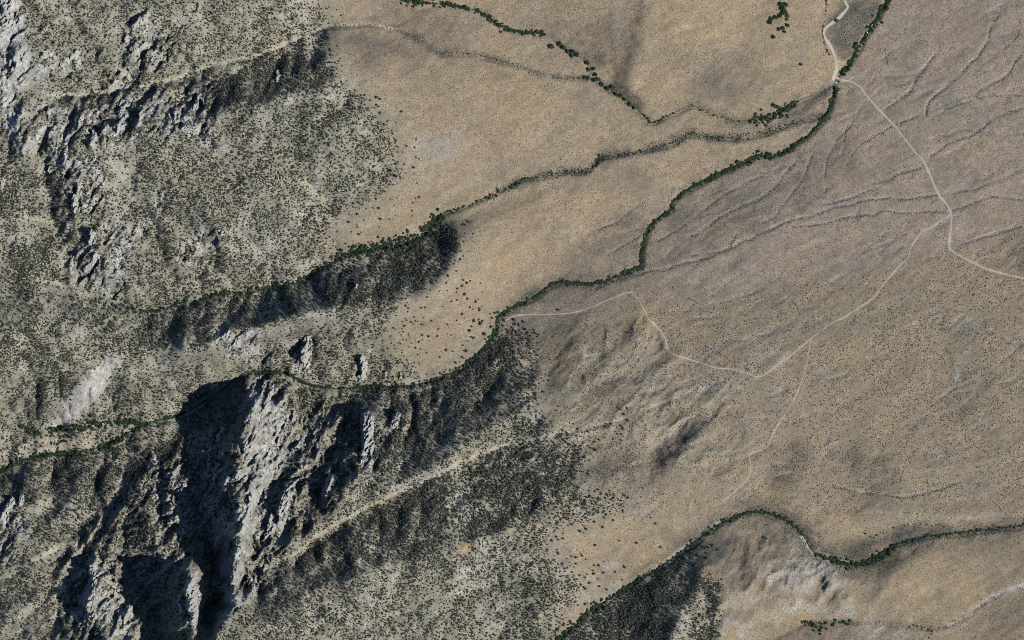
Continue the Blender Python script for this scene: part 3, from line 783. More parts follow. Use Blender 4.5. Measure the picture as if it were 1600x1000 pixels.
# ---------------------------------------------------------------- rock crags
def crag(line, width, h, seed, label, name='rock_crag'):
    """jagged granite rib: sheer towards the west, slabby towards the east, notched along its crest"""
    p = densify(line, 1.2)
    p = wiggle(p, 1.6, 14, seed)
    n = len(p)
    t = np.gradient(p, axis=0); t /= np.maximum(1e-6, np.hypot(t[:, 0], t[:, 1]))[:, None]
    nr = np.stack([-t[:, 1], t[:, 0]], 1)
    if nr[:, 0].mean() < 0:
        nr = -nr                                    # +u = east side
    m = max(9, int(width / 1.1))
    u = np.linspace(-1, 1, m)
    s = np.linspace(0, 1, n)
    wv0 = (.55 + .9 * fbm(s * 160, s * 0 + 5, 26, 3, seed + 41))[:, None]
    PX = p[:, None, 0] + nr[:, None, 0] * u[None] * width / 2 * wv0
    PY = p[:, None, 1] + nr[:, None, 1] * u[None] * width / 2 * wv0
    PX = PX + (fbm(PX, PY, 6, 2, seed + 3) - .5) * 3.0; PY = PY + (fbm(PX, PY, 6, 2, seed + 9) - .5) * 3.0
    ends = np.minimum(smooth(0, .16, s), smooth(0, .2, 1 - s))[:, None]
    crest = .55 + .45 * fbm(s * 160, s * 0, 14, 3, seed + 17, .6, True)[:, None]

    west = smooth(-1.0, -.42, u)[None]
    east = (1 - smooth(-.30, 1.0, u) ** .8)[None]
    prof = np.minimum(west, east) * ends
    xr, yr = rot(PX, PY, -62)
    f1, rn, tl = worley(xr / 9.0, yr / 3.6, seed % 97)
    g1, gn, gt = worley(xr / 3.4, yr / 1.9, seed % 89 + 100)
    H = h * crest * prof * (.62 + .62 * rn) + (tl * h * .22 - f1 * h * .12 + (gn - .5) * h * .16 + gt * 1.2) * smooth(.05, .35, prof)
    edge = np.minimum(ends * 1.0, 1 - np.abs(u)[None] ** 6)
    Zc = ground(PX, PY) + H - 2.5 * (1 - smooth(0, .12, prof))
    cx, cy = float(p[:, 0].mean()), float(p[:, 1].mean())
    zb = float(ground(np.array([cx]), np.array([cy]))[0])
    V = np.stack([PX - cx, cy - PY, Zc - zb], -1).reshape(-1, 3)
    me = grid_mesh(name, V, m, n, M_GRANITE, False)
    o = obj(name, me)
    o.location = (cx - 800, 500 - cy, zb)
    tag(o, label, 'rock', 'granite crags on the mountain slopes')

CRAGS = [
    ([(24,-14),(22,25),(15,55)], 26, 22, 'long granite cliff in the upper left corner with a black shadow beside it'),
    ([(6,55),(4,90)], 18, 14, 'granite rib cut by the left edge below the corner cliff'),
    ([(47,28),(42,48)], 11, 9, 'small rock knob beside the pale slab near the upper left corner'),
    ([(240,24),(225,36),(208,52)], 16, 13, 'slanting rock rib with a thin shadow on the bare upper left slope'),
    ([(205,55),(203,75)], 12, 9, 'short rock rib just below the slanting rib of the upper slope'),
    ([(235,70),(222,82)], 11, 8, 'small rock rib in the middle of the bare broken upper slope'),
    ([(133,82),(118,95),(103,112)], 14, 9, 'slanting rock rib between the pale slabs and the bare upper slope'),
    ([(80,85),(76,98)], 13, 12, 'round rock knob on the right side of the pale slabs'),
    ([(46,88),(52,118)], 9, 7, 'narrow notch rib splitting the pale slabs of the upper left'),
    ([(199,158),(198,185),(193,214)], 22, 17, 'tall rock fin casting the broad shadow below the upper dry wash'),
    ([(174,196),(168,215)], 13, 12, 'rock fin just left of the broad shadow on the upper slope'),
    ([(154,203),(150,232)], 13, 11, 'thin rock fin at the left end of the row of fins'),
    ([(228,172),(222,202)], 15, 13, 'rock fin just right of the broad shadow on the upper slope'),
    ([(283,172),(276,196)], 15, 12, 'blunt rock fin near the middle of the crag band'),
    ([(315,148),(308,178)], 15, 13, 'rock fin at the right end of the crag band under the dark wood'),
    ([(86,170),(83,190)], 11, 9, 'small rock rib beside the lower end of the pale slabs'),
    ([(110,240),(107,262)], 13, 11, 'rock pillar at the upper end of the crags above the green side valley'),
    ([(133,285),(124,320),(128,335)], 16, 15, 'hooked rock rib with a dark shadow above the green side valley'),
    ([(88,262),(84,274)], 10, 8, 'small rock rib at the head of the green side valley'),
    ([(152,360),(148,388)], 18, 15, 'rock wall with the darkest shadow beside the green side valley'),
    ([(158,395),(148,415),(134,428)], 14, 10, 'slanting rock rib at the lower end of the green side valley'),
    ([(362,516),(348,530)], 12, 11, 'shorter of two slanting rock ribs above the canyon bend'),
    ([(398,512),(380,528),(360,548)], 15, 13, 'longer of two slanting rock ribs above the canyon bend'),
    ([(478,522),(481,545),(472,575)], 24, 22, 'rock buttress throwing the big pointed shadow above the canyon creek'),
    ([(565,553),(569,572),(566,598)], 16, 14, 'rock buttress with the smaller pointed shadow right of the big one'),
    ([(604,578),(603,590)], 8, 6, 'small rock tooth just above the creek bend'),
    ([(627,582),(626,593)], 8, 6, 'rightmost small rock tooth just above the creek'),
    ([(574,640),(576,680),(571,735)], 24, 26, 'tall rock fin beside the long black shadow south of the creek'),
    ([(626,645),(614,672)], 18, 15, 'short rock fin right of the tall fin south of the creek'),
    ([(420,592),(410,612),(398,640)], 14, 14, 'thin pale rock rib on the face of the great cliff'),
    ([(428,600),(424,622),(412,645)], 18, 18, 'pale pinnacle slab at the top right of the great cliff'),
    ([(465,642),(455,658)], 12, 9, 'small dark notched rock right of the great cliff'),
    ([(452,752),(446,785),(438,805)], 18, 18, 'rock fin with a narrow black shadow in the slabs below the great cliff'),
    ([(525,738),(515,765),(508,780)], 18, 18, 'rock fin with a rounded black shadow between two gullies'),
    ([(430,800),(422,830),(412,850)], 14, 12, 'slim rock rib low on the slabs below the great cliff'),
    ([(400,760),(392,800),(378,830)], 16, 12, 'long slanting rock rib on the pale slabs left of the fins'),
    ([(332,722),(328,745)], 13, 16, 'lit rock tower standing inside the great canyon shadow'),
    ([(360,742),(352,770)], 14, 18, 'lit rock tower on the right side of the great canyon shadow'),
    ([(322,782),(314,800)], 13, 16, 'low lit rock knob in the middle of the great canyon shadow'),
    ([(345,835),(338,862)], 12, 16, 'slim lit rock blade deep in the great canyon shadow'),
    ([(281,790),(277,815)], 12, 14, 'lit rock edge on the left brink of the great canyon shadow'),
    ([(293,752),(286,775)], 13, 14, 'small lit rock tower at the left edge of the great canyon shadow'),
    ([(306,886),(304,930),(313,982)], 20, 30, 'pale upright rock fin between two black shadows at the lower left'),
    ([(286,925),(291,955)], 9, 20, 'thin pale rock blade left of the upright fin'),
    ([(152,872),(150,905),(146,945),(160,965)], 18, 20, 'jagged rock crest beside the lower left black pocket'),
    ([(206,940),(203,965),(196,990)], 16, 14, 'pale rock slab below the wide black shadow'),
    ([(28,775),(15,800),(6,820)], 20, 16, 'pale rock buttress cut by the left edge below the creek'),
    ([(40,770),(34,790)], 12, 12, 'dark sided rock knob above the left edge buttress'),
    ([(438,110),(436,132)], 12, 8, 'pale rock knob inside the dark upper wood'),
    ([(560,443),(556,452)], 9, 7, 'small pale rock knob in the dark middle wood'),
    ([(392,612),(394,628)], 13, 15, 'uppermost rock tooth on the brow of the great cliff'),
    ([(394,645),(390,662)], 14, 18, 'second rock tooth down the brow of the great cliff'),
    ([(388,684),(384,705)], 15, 16, 'third rock tooth down the brow of the great cliff'),
    ([(378,730),(373,752)], 15, 20, 'fourth rock tooth down the brow of the great cliff'),
    ([(381,790),(376,812)], 15, 17, 'fifth rock tooth down the brow of the great cliff'),
    ([(378,850),(370,872)], 14, 18, 'lowest rock tooth on the brow of the great cliff'),
    ([(350,665),(343,690)], 12, 20, 'rock rib half way down the shaded great cliff'),
    ([(330,605),(342,600)], 10, 6, 'low rock ledge just above the great canyon shadow'),
]
for k, (l, w, h, lab) in enumerate(CRAGS):
    crag(l, w, h, 1000 + 37 * k, lab)

# ---------------------------------------------------------------- plants: meshes
def ico(sub, rng):
    import bmesh
    bm = bmesh.new()
    bmesh.ops.create_icosphere(bm, subdivisions=sub, radius=1)
    v = np.array([x.co[:] for x in bm.verts]); f = [[q.index for q in p.verts] for p in bm.faces]
    bm.free()
    return v, f

def foliage(nlobes, spread, lobe_r, squash, nleaf, leaf, seed, cone=0.0):
    """crown of unit-ish radius 1, base at z=0: rough inner clumps plus many loose leaf-sized faces"""
    r = np.random.default_rng(seed)
    V, F = [], []
    iv, fi = ico(1, r)
    centres = []
    for k in range(nlobes):
        a = 2 * math.pi * (k + r.random() * .7) / nlobes
        d = spread * (0 if k == 0 else .55 + .45 * r.random())
        zc = squash * (.45 + .55 * r.random()) + cone * (1 - d)
        c = np.array([math.cos(a) * d, math.sin(a) * d, zc])
        R = lobe_r * (.75 + .5 * r.random())
        centres.append((c, R))
        vv = iv * (.55 + .55 * r.random((len(iv), 1))) * R
        vv[:, 2] *= squash
        F += [[q + len(V) for q in f] for f in fi]
        V += list(vv + c)
    for k in range(nleaf):
        c, R = centres[r.integers(len(centres))]
        d = r.normal(size=3); d /= np.linalg.norm(d); d[2] = abs(d[2]) * .9 + d[2] * .1
        pos = c + d * R * (.75 + .45 * r.random()) * np.array([1, 1, squash])
        e1 = r.normal(size=3); e1 /= np.linalg.norm(e1)
        e2 = np.cross(d, e1); e2 /= np.linalg.norm(e2) + 1e-6
        s = leaf * (.6 + .8 * r.random())
        b = len(V)
        V += [pos - e1 * s, pos + e2 * s * .7, pos + e1 * s, pos - e2 * s * .7]
        F.append([b, b + 1, b + 2, b + 3])
    return V, F

def trunk_geo(h, r0, limbs, seed):
    r = np.random.default_rng(seed)
    V, F = [], []
    def limb(a, b, ra, rb, n=5):
        a = Vector(a); b = Vector(b); d = (b - a).normalized()
        x = d.orthogonal().normalized(); y = d.cross(x)
        base = len(V)
        for c, rr in ((a, ra), (b, rb)):
            for k in range(n):
                t = 2 * math.pi * k / n
                V.append(tuple(c + (x * math.cos(t) + y * math.sin(t)) * rr))
        for k in range(n):
            F.append([base + k, base + (k + 1) % n, base + n + (k + 1) % n, base + n + k])
    top = (r.normal() * .05, r.normal() * .05, h)
    limb((0, 0, -.35), (top[0] * .5, top[1] * .5, h * .5), r0, r0 * .7)
    limb((top[0] * .5, top[1] * .5, h * .5), top, r0 * .7, r0 * .3)
    for k in range(limbs):
        a = 2 * math.pi * k / limbs + r.random()
        z = h * (.35 + .4 * r.random())
        limb((0, 0, z), (math.cos(a) * .55, math.sin(a) * .55, z + h * .3), r0 * .45, r0 * .15, 4)
    return V, F

def mesh_from(name, parts):
    me = bpy.data.meshes.new(name)
    V, F, MI, mats = [], [], [], []
    for (v, f, m) in parts:
        if m not in mats:
            mats.append(m)
        b = len(V)
        V += [tuple(q) for q in v]
        F += [[i + b for i in q] for q in f]
        MI += [mats.index(m)] * len(f)
    me.from_pydata(V, [], F)
    for m in mats:
        me.materials.append(m)
    me.polygons.foreach_set('material_index', MI)
    me.update()
    return me

# unit trees: crown radius about 1, so an object scale of r gives a crown r metres in radius
PINYON, WILLOW = [], []
for k in range(4):
    cv, cf = foliage(5, .42, .62, .85, 90, .20, 500 + k, .35)
    cv = [(x, y, z + .25) for x, y, z in cv]
    tv, tf = trunk_geo(1.5, .13, 4, 520 + k)
    PINYON.append((mesh_from('pinyon_crown', [(cv, cf, M_PINYON)]), mesh_from('pinyon_trunk', [(tv, tf, M_BARK)]), mesh_from('pinyon_pine', [(cv, cf, M_PINYON), (tv, tf, M_BARK)])))
for k in range(4):
    cv, cf = foliage(8, .62, .50, .75, 170, .17, 540 + k, .2)
    cv = [(x, y, z + .35) for x, y, z in cv]
    tv, tf = trunk_geo(1.2, .10, 5, 560 + k)
    WILLOW.append((mesh_from('willow_crown', [(cv, cf, M_WILLOW)]), mesh_from('willow_trunk', [(tv, tf, M_BARK)]), mesh_from('willow_tree', [(cv, cf, M_WILLOW), (tv, tf, M_BARK)])))
SAGE = []
for k in range(3):
    cv, cf = foliage(3, .45, .55, .6, 22, .26, 580 + k)
    SAGE.append(mesh_from('sagebrush', [(cv, cf, M_SAGE)]))
BOULDER = []
for k in range(3):
    v, f = ico(1, None)
    r = np.random.default_rng(600 + k)
    v = v * (.7 + .5 * r.random((len(v), 1))) * np.array([1, .8, .65])
    BOULDER.append(mesh_from('boulder', [(list(v), f, M_STONE)]))

# ---------------------------------------------------------------- plants: where they grow
def jitter_grid(x0, y0, x1, y1, cell, seed):
    r = np.random.default_rng(seed)
    xs, ys = np.meshgrid(np.arange(x0, x1, cell), np.arange(y0, y1, cell))
    xs = xs + (r.random(xs.shape) - .5) * cell * 1.1; ys = ys + (r.random(ys.shape) - .5) * cell * 1.1
    return xs.ravel().astype(np.float32), ys.ravel().astype(np.float32), r

gz = np.gradient(ZG, MD)
# aspect: +1 where the ground faces north-west (cooler, denser wood)
slope = np.hypot(gz[0], gz[1])
nwface = smooth(.05, .45, blur((gz[1] * .75 + gz[0] * .65), 4))      # uphill to the south-east
steep = smooth(1.15, 2.3, blur(slope, 1))

SHADY = [[(400,440),(480,440),(530,405),(600,390),(660,375),(690,340),(708,345),(704,400),(680,432),(640,455),(600,462),(540,472),(440,492),(340,490),(330,470)],
    [(690,600),(745,565),(775,530),(805,560),(790,610),(760,650),(720,690),(660,730),(600,740),(590,680),(620,640)],
    [(520,840),(600,790),(700,735),(760,710),(860,700),(905,730),(870,790),(800,820),(740,840),(620,870),(540,890)],
    [(330,150),(400,100),(480,60),(525,60),(520,110),(500,140),(420,150),(350,170)],
    [(870,1010),(940,952),(1000,912),(1100,858),(1060,890),(1030,915),(1045,960),(1020,1010)], [(1092,915),(1128,925),(1120,1010),(1088,1010)],
    [(190,740),(260,690),(300,700),(272,780),(262,850),(200,840)], [(0,265),(100,275),(100,340),(0,340)], [(0,385),(100,372),(106,440),(40,440)], [(40,545),(125,545),(120,600),(60,650),(20,650)],
    [(120,740),(185,720),(190,780),(140,830),(110,800)], [(540,650),(560,660),(555,740),(500,790),(490,760)], [(440,600),(500,620),(470,660),(450,650)], [(0,510),(60,510),(60,560),(0,580)]]
shady = np.zeros(MX.shape, np.float32)
for p in SHADY:
    shady = np.maximum(shady, pmask(p, 6, .7))
FRINGE = [([(500,350),(640,285),(660,310),(640,340),(560,380),(520,400)], .0035), ([(590,480),(700,430),(760,440),(780,500),(740,560),(660,590),(600,560)], .006), ([(600,560),(590,500),(640,480),(680,540),(660,600)], .012),
          ([(860,850),(960,880),(980,900),(905,945),(860,1000),(840,900)], .010), ([(560,150),(640,190),(660,260),(620,280)], .006), ([(980,840),(1060,800),(1060,850),(900,900)], .0006), ([(870,690),(965,652),(972,668),(905,700)], .022),
          ([(880,820),(1000,830),(1000,870),(880,870)], .0015), ([(955,655),(975,650),(972,680),(950,690)], .05)]
tree_d = np.zeros(MX.shape, np.float32)
clump = fbm(MX, MY, 26, 4, 401, .62)
tree_d = np.maximum(forest, southwood * 1.05) * (.118 + .04 * nwface + .085 * shady) * (.45 + .75 * smooth(.33, .6, clump)) * (.7 + .5 * smooth(.35, .6, fbm(MX, MY, 9, 2, 405))) * (1 - .5 * smooth(.56, .68, fbm(MX, MY, 38, 5, 713, .62)))
for p, d in FRINGE:
    tree_d = np.maximum(tree_d, pmask(p, 10, .8) * d)
bare = np.clip(scree * 1.0 + wash * .9 + rock * .45 * smooth(.4, .6, fbm(MX, MY, 13, 4, 261, .65)) + steep * .75 + pmask([(712,846),(736,846),(736,864),(712,868)], 2, .2), 0, 1)
belt_m = np.zeros(MX.shape, np.float32)
for l, w in ((CREEK_A, 9), (CREEK_A_N, 9), (CREEK_B[3:20], 9), (CREEK_C, 7), (CREEK_D, 9)):
    belt_m = np.maximum(belt_m, lmask(l, w, 2))
tree_d = tree_d * (1 - bare) * (1 - belt_m)

road_m = np.zeros(MX.shape, np.float32)
for l, w, lab in ROADS:
    road_m = np.maximum(road_m, lmask(l, w + 1.5, .5))

x, y, r = jitter_grid(-90, -90, 1690, 1090, 2.25, 11)
keep = r.random(x.shape) < ms(tree_d, x, y) * 5.06
px, py = x[keep], y[keep]
open_here = 1 - smooth(.004, .03, ms(tree_d, px, py))
prad = (1 + .13 * ms(shady, px, py)) * (.88 + .95 * np.random.default_rng(12).random(px.shape) ** 2.0) * (1 + .4 * open_here)

# lone pinyons that stand out on the open slopes (east, south, crown radius)
LONE = [(726.5,460.5,2.7,'dark round pinyon alone on the tan slope, lowest of the slanting row'),(730.3,442,2.6,'dark round pinyon at the upper end of the slanting row on the tan slope'),(722.5,446.5,2.4,'dark pinyon in the middle of the slanting row on the tan slope'),(735.2,438.8,1.7,'small dark pinyon touching the upper end of the slanting row'),
        (715.3,450.8,1.9,'dark pinyon at the lower left of the slanting row on the tan slope'),(741,501.5,2.6,'dark pinyon at the foot of the tan slope, uppermost of the cluster by the creek'),(751,505.5,3.1,'largest dark pinyon of the cluster by the creek bend'),(734,516.5,2.6,'dark pinyon in the middle of the cluster by the creek bend'),(737.5,510,2.0,'dark pinyon beside the middle one of the creek bend cluster'),
        (767.5,511,2.4,'dark pinyon close to the left bank of the creek bend'),(757,522,3.0,'broad dark pinyon just above the creek thicket at the bend'),(804.5,500,2.5,'dark pinyon just below the end of the dirt track'),(821.8,515,2.3,'dark pinyon alone on the grey sage east of the creek bend'),(873,484.5,2.3,'dark shrubby pinyon alone above the dirt track'),
        (1024,817.5,1.9,'single small dark pinyon on the smooth tan slope'),(1032.5,854.5,2.1,'dark pinyon alone near the lower right creek on the tan slope'),(976,885.5,2.3,'broad dark pinyon on the pale slope above the lower right creek'),(1017,808,1.7,'small brown pinyon on the upper part of the smooth tan slope'),
        (1310.5,31,3.4,'dark round tree standing beside the dirt road bend'),(1253.5,100,2.6,'grey green bush alone on the tan slope left of the road'),(619,276,3.2,'biggest dark tree at the right tip of the scattered wood'),(612,268,2.6,'dark tree just left of the right tip of the scattered wood')]
keep = np.ones(px.shape, bool)
for q in LONE:
    keep &= np.hypot(px - q[0], py - q[1]) > 4.5
px, py, prad = px[keep], py[keep], prad[keep]

# riparian trees: line, belt width, spacing, crown radius, label of that reach, group
BELTS = [
    (CREEK_A[9:13], 8, 4.2, 3.2, 'green willow in the thicket at the canyon bend above the great cliff', 'willows at the canyon bend'),
    (CREEK_A[12:19], 9, 3.6, 3.0, 'green willow in the creek thicket through the canyon mouth', 'willows of the canyon mouth'),
    (CREEK_A[18:25], 8, 2.8, 3.0, 'green willow in the creek thicket between the bend and the sharp corner', 'willows of the middle creek'),
    (CREEK_A[24:31], 7, 2.6, 3.0, 'green willow in the creek thicket along the zigzag reach', 'willows of the zigzag reach'),
    (CREEK_A[30:37] + [(1306,143,14),(1308,134,13.5)], 8, 3.2, 3.2, 'green willow in the creek thicket leading up to the road crossing', 'willows below the road crossing'),
    ([(1316,114,12)] + CREEK_A[38:43], 8, 3.0, 3.4, 'green willow in the creek thicket beyond the road crossing to the top edge', 'willows beyond the road crossing'),
    (CREEK_A[5:8], 7, 4.0, 2.8, 'green willow along the narrow creek below the meadow', 'willows below the meadow'),
    (CREEK_A[1:6], 12, 4.0, 3.2, 'green willow in the south belt of the canyon meadow', 'willows of the south meadow belt'),
    ([(35,666),(60,672),(110,671),(150,663),(205,659),(222,664)], 12, 3.8, 3.3, 'green willow in the north belt of the canyon meadow', 'willows of the north meadow belt'),
    (CREEK_B[7:12], 12, 4.2, 3.0, 'green willow in the middle valley thicket below the scattered pines', 'willows of the middle valley'),
    (CREEK_B[11:17], 18, 3.4, 3.4, 'green willow in the thick belt where the middle valley bends', 'willows of the middle valley bend'),
    (CREEK_B[16:20], 6, 5.5, 2.4, 'green willow in the thin line along the middle wash', 'willows of the middle wash'),
    (CREEK_B[4:8], 12, 6.0, 2.8, 'green willow in the broken thicket at the head of the middle valley', 'willows at the valley head'),
    (CREEK_C[1:6], 8, 3.2, 3.1, 'green willow in the line along the top edge creek', 'willows of the top edge creek'),
    ([(1005,180),(1018,190),(1030,189),(1045,180),(1055,175)], 6, 4.0, 2.4, 'low green willow at the corner of the upper creek', 'willows at the upper creek corner'),
    ([(1085,166),(1120,180),(1160,190)], 6, 8.0, 1.9, 'small green bush in the thin line of the lower upper creek', 'bushes of the lower upper creek'),
    ([(1180,186),(1205,181),(1235,165),(1245,160)], 16, 3.2, 2.8, 'green willow in the marshy patch left of the road crossing', 'willows of the marshy patch'),
    (CREEK_D[1:5], 12, 3.8, 3.4, 'green willow in the thicket below the dark lower right slope', 'willows below the dark slope'),
    (CREEK_D[4:8], 8, 5.0, 2.6, 'green willow along the gravelly lower right creek', 'willows of the gravelly creek'),
    (CREEK_D[7:11], 7, 4.0, 2.5, 'green willow along the lower right creek bow', 'willows of the creek bow'),
    (CREEK_D[11:15], 12, 3.6, 2.9, 'green willow in the thicket at the lowest bend of the right creek', 'willows at the lowest bend'),
    (CREEK_D[14:18], 6, 4.6, 2.6, 'green willow along the right creek towards the right edge', 'willows towards the right edge'),
    ([(1253,972),(1270,974),(1280,980),(1295,976),(1330,971)], 10, 3.6, 2.7, 'green bush in the row near the bottom edge', 'bushes near the bottom edge'),
    ([(1410,980),(1430,979),(1455,985),(1450,995)], 5, 6.0, 1.9, 'green bush beside the bottom right wash', 'bushes of the bottom right wash'),
    ([(1340,832),(1365,838),(1380,832),(1410,822),(1480,822)], 5, 8, 1.9, 'small green bush on the flat above the right creek', 'bushes above the right creek'),
    ([(70,690),(85,692),(105,688)], 4, 4, 2.4, 'low green bush on the sandy canyon meadow', 'bushes of the sandy meadow'),
    ([(150,462),(165,468),(180,475)], 6, 5, 2.4, 'green willow below the green side valley', 'willows below the side valley'),
    ([(1180,830),(1190,838),(1198,842)], 5, 5, 2.0, 'green bush in the hollow of the rounded sage slope', 'bushes of the sage hollow'),
    ([(925,262),(938,252),(942,243),(932,244)], 8, 3.5, 2.6, 'dark green willow in the round clump on the middle wash', 'willows of the wash clump'),
    ([(795,297),(808,290),(814,283)], 5, 4.5, 2.2, 'green bush at the kink of the middle wash', 'bushes at the wash kink'),
    ([(1293,0),(1291,25),(1287,45),(1290,65),(1297,85)], 3, 5, 1.8, 'dark green bush in the line left of the dirt road', 'bushes left of the road'),
    (CREEK_B[19:30], 9, 5.0, 1.7, 'grey green bush in the shrubby line along the middle gully', 'bushes of the middle gully'),
    (WASH_C2[12:], 3, 9, 1.5, 'small green bush along the upper dry wash', 'bushes of the upper dry wash'),
]
wil = []
for k, (l, w, sp, rad, lab, grp) in enumerate(BELTS):
    p = densify([q[:2] for q in l], sp * .5)
    rr = np.random.default_rng(900 + k)
    for rep in range(max(1, int(round(w / 4.2)))):
        for (qx, qy) in p:
            off = rr.normal(size=2) * w * (.12 + .3 * vnoise(np.array([qx / 30.]), np.array([qy / 30.]), 871)[0])
            if rr.random() < .06 + .5 * (vnoise(np.array([qx / 16.]), np.array([qy / 16.]), 870)[0] < .33):
                continue
            wil.append((qx + off[0], qy + off[1], rad * (.42 + .50 * rr.random() ** 1.4), lab, grp))
GROVE = [(862.5,73,3.9,'dark round willow standing alone left of the upper creek'),(874.5,69,3.6,'green willow next to the lone one on the upper creek'),(881,74,3.3,'second green willow along the upper creek from the lone one'),(888,80.5,3.0,'third green willow along the upper creek from the lone one'),(895.5,80.5,3.3,'darkest willow in the clump right of the lone one'),(901.5,85.5,3.2,'bright green willow at the right end of the clump on the upper creek'),(893.5,87,2.8,'lower green willow of the clump on the upper creek'),
    (917.5,98,2.9,'upper one of two green willows strung below the clump'),(919.5,108.5,3.1,'lower one of two green willows strung below the clump'),(928.5,107.5,2.3,'small dark willow beside the heath of the upper creek'),(914.5,121,2.6,'left half of the oval bush where the dry wash joins'),(919.5,121.3,2.5,'right half of the oval bush where the dry wash joins'),(931,116.5,2.8,'dark willow just above the wash junction'),(929,125,3.4,'big green willow at the wash junction'),(935,124,3.2,'green willow right of the big one at the wash junction'),(941,131.5,3.4,'green willow below the big one at the wash junction'),
    (949.5,138,2.9,'green willow at the tail of the wash junction clump'),(957,136.5,3.0,'dark willow right of the tail of the wash junction clump'),(963,147,3.0,'first willow of the slanting row above the creek corner'),(970,149.5,2.9,'second willow of the slanting row above the creek corner'),(977,155,2.6,'third willow of the slanting row above the creek corner'),(984.5,163,3.0,'dark willow just off the slanting row above the creek corner'),(991,168,2.4,'low willow between the slanting row and the creek corner'),
    (1222,6.5,3.6,'top left willow of the hillside grove near the top edge'),(1229,6.5,3.4,'top right willow of the hillside grove near the top edge'),(1225,13,3.8,'willow in the neck of the hillside grove'),(1228.5,19,3.6,'right willow in the middle of the hillside grove'),(1224,20,3.0,'left willow in the middle of the hillside grove'),(1232,24,2.7,'lower right willow of the hillside grove'),(1219.5,24.5,2.8,'first willow of the hillside grove on its left arm'),(1213,26.5,2.9,'second willow of the hillside grove on its left arm'),(1207,29,3.2,'third willow of the hillside grove on its left arm'),(1204,34,3.4,'end willow of the hillside grove on its left arm'),
    (1230.5,29.5,2.0,'small separate bush below the hillside grove'),(1231.5,38.5,2.7,'dark willow below the small bush of the hillside grove'),(1224.5,43,2.9,'right willow of the lower pair under the hillside grove'),(1218.5,45,2.8,'left willow of the lower pair under the hillside grove'),(1227,48.5,2.4,'lowest small willow under the hillside grove'),(1209.5,57,2.7,'lone green bush far below the hillside grove'),
    (1211,164,3.0,'left dark willow at the head of the marshy patch'),(1216,166,3.2,'right dark willow at the head of the marshy patch'),(1228,172,2.8,'bright green bush inside the marshy patch'),(1222,178,2.8,'lower green bush inside the marshy patch')]
for q in GROVE:
    wil.append((q[0], q[1], q[2] * 1.22, q[3], 'separate trees of the upper creek and hillside grove'))

def place_tree(kind, k, x, y, rad, label, cat, group, tall, rr):
    crown, trunk, _ = kind[k % len(kind)]
    name = 'pinyon_pine' if kind is PINYON else 'willow_tree'
    e = bpy.data.objects.new(name, None)
    e.empty_display_size = 1
    COL.objects.link(e)
    e.location = (x - 800, 500 - y, float(surf(x, y)[0]))
    e.rotation_euler = (0, 0, rr.random() * 6.28)
    e.scale = (rad * (.9 + .2 * rr.random()), rad * (.9 + .2 * rr.random()), rad * tall)
    tag(e, label, cat, group)
    for nm, me in (('crown', crown), ('trunk', trunk)):
        c = bpy.data.objects.new(nm, me)
        COL.objects.link(c)
        c.parent = e
    return e

rr = np.random.default_rng(77)
# willows: the 300 largest in the frame as individuals, the rest as one thicket
order = sorted(range(len(wil)), key=lambda i: -(wil[i][2] + (5 if wil[i][4].startswith('separate') else 0) - (20 if not (2 < wil[i][0] < 1598 and 2 < wil[i][1] < 998) else 0)))
def where(v, arr, words):
    lo, hi = np.quantile(arr, [1 / 3, 2 / 3])
    return words[0] if v <= lo else words[2] if v >= hi else words[1]
by_reach = {}
for i in order[:300]:
    by_reach.setdefault(wil[i][3], []).append(wil[i])
for n, i in enumerate(order[:300]):
    q = wil[i]
    same = by_reach[q[3]]
    lab = q[3]
    if len(same) > 2:
        big = where(q[2], [t[2] for t in same], ('small', '', 'broad'))
        xs_, ys_ = [t[0] for t in same], [t[1] for t in same]
        side = where(q[0], xs_, ('left', 'middle', 'right')) if np.ptp(xs_) > np.ptp(ys_) else where(q[1], ys_, ('upper', 'middle', 'lower'))
        lab = (big + ' ' + lab + ', ' + side + ' part').strip()
        lab = lab.replace('small small', 'small')
        if len(lab.replace(',', '').split()) > 16:
            lab = lab.replace('in the creek thicket ', '').replace('in the thicket ', '')
    q = q[:3] + (lab, q[4])
    place_tree(WILLOW, n, q[0], q[1], q[2], q[3], 'bush' if 'bush' in q[3] else 'tree', q[4], .85, rr)
wrest = [wil[i] for i in order[300:]]
# pinyons
def pin_label(x, y):
    if y < 150 and x < 560: return 'dark pinyon in the wood on the upper left slope', 'pinyons of the upper left slope'
    if x < 300 and y < 620: return 'dark pinyon among the rocks of the left mountainside', 'pinyons of the left mountainside'
    if x < 330: return 'dark pinyon on the lower left mountainside', 'pinyons of the lower left mountainside'
    if y < 340 and x < 700: return 'dark pinyon in the scattered wood above the middle valley', 'pinyons above the middle valley'
    if 340 <= y < 405 and x < 640: return 'dark pinyon on the open slope just above the middle valley thicket', 'pinyons beside the middle valley'
    if y < 475 and x < 800: return 'dark pinyon on the shady slope below the middle valley thicket', 'pinyons of the shady middle slope'
    if y < 610 and x < 800: return 'dark pinyon scattered on the sunny tan slope above the main creek', 'pinyons of the sunny tan slope'
    if x < 860 and y < 760: return 'dark pinyon on the slope south of the main creek', 'pinyons south of the main creek'
    if y < 830 and x >= 860: return 'dark pinyon at the ragged right end of the southern wood', 'pinyons at the southern wood edge'
    if x > 880 and y > 840 and (x - 870) * .74 > (1000 - y): return 'dark pinyon on the shady slope below the lower right creek', 'pinyons below the lower right creek'
    return 'dark pinyon on the pale southern slope', 'pinyons of the pale southern slope'
inframe = (px > 3) & (px < 1597) & (py > 3) & (py < 997)
score = prad + .5 * (1 - smooth(.004, .03, ms(tree_d, px, py))) - 9 * (~inframe)
order = np.argsort(-score)
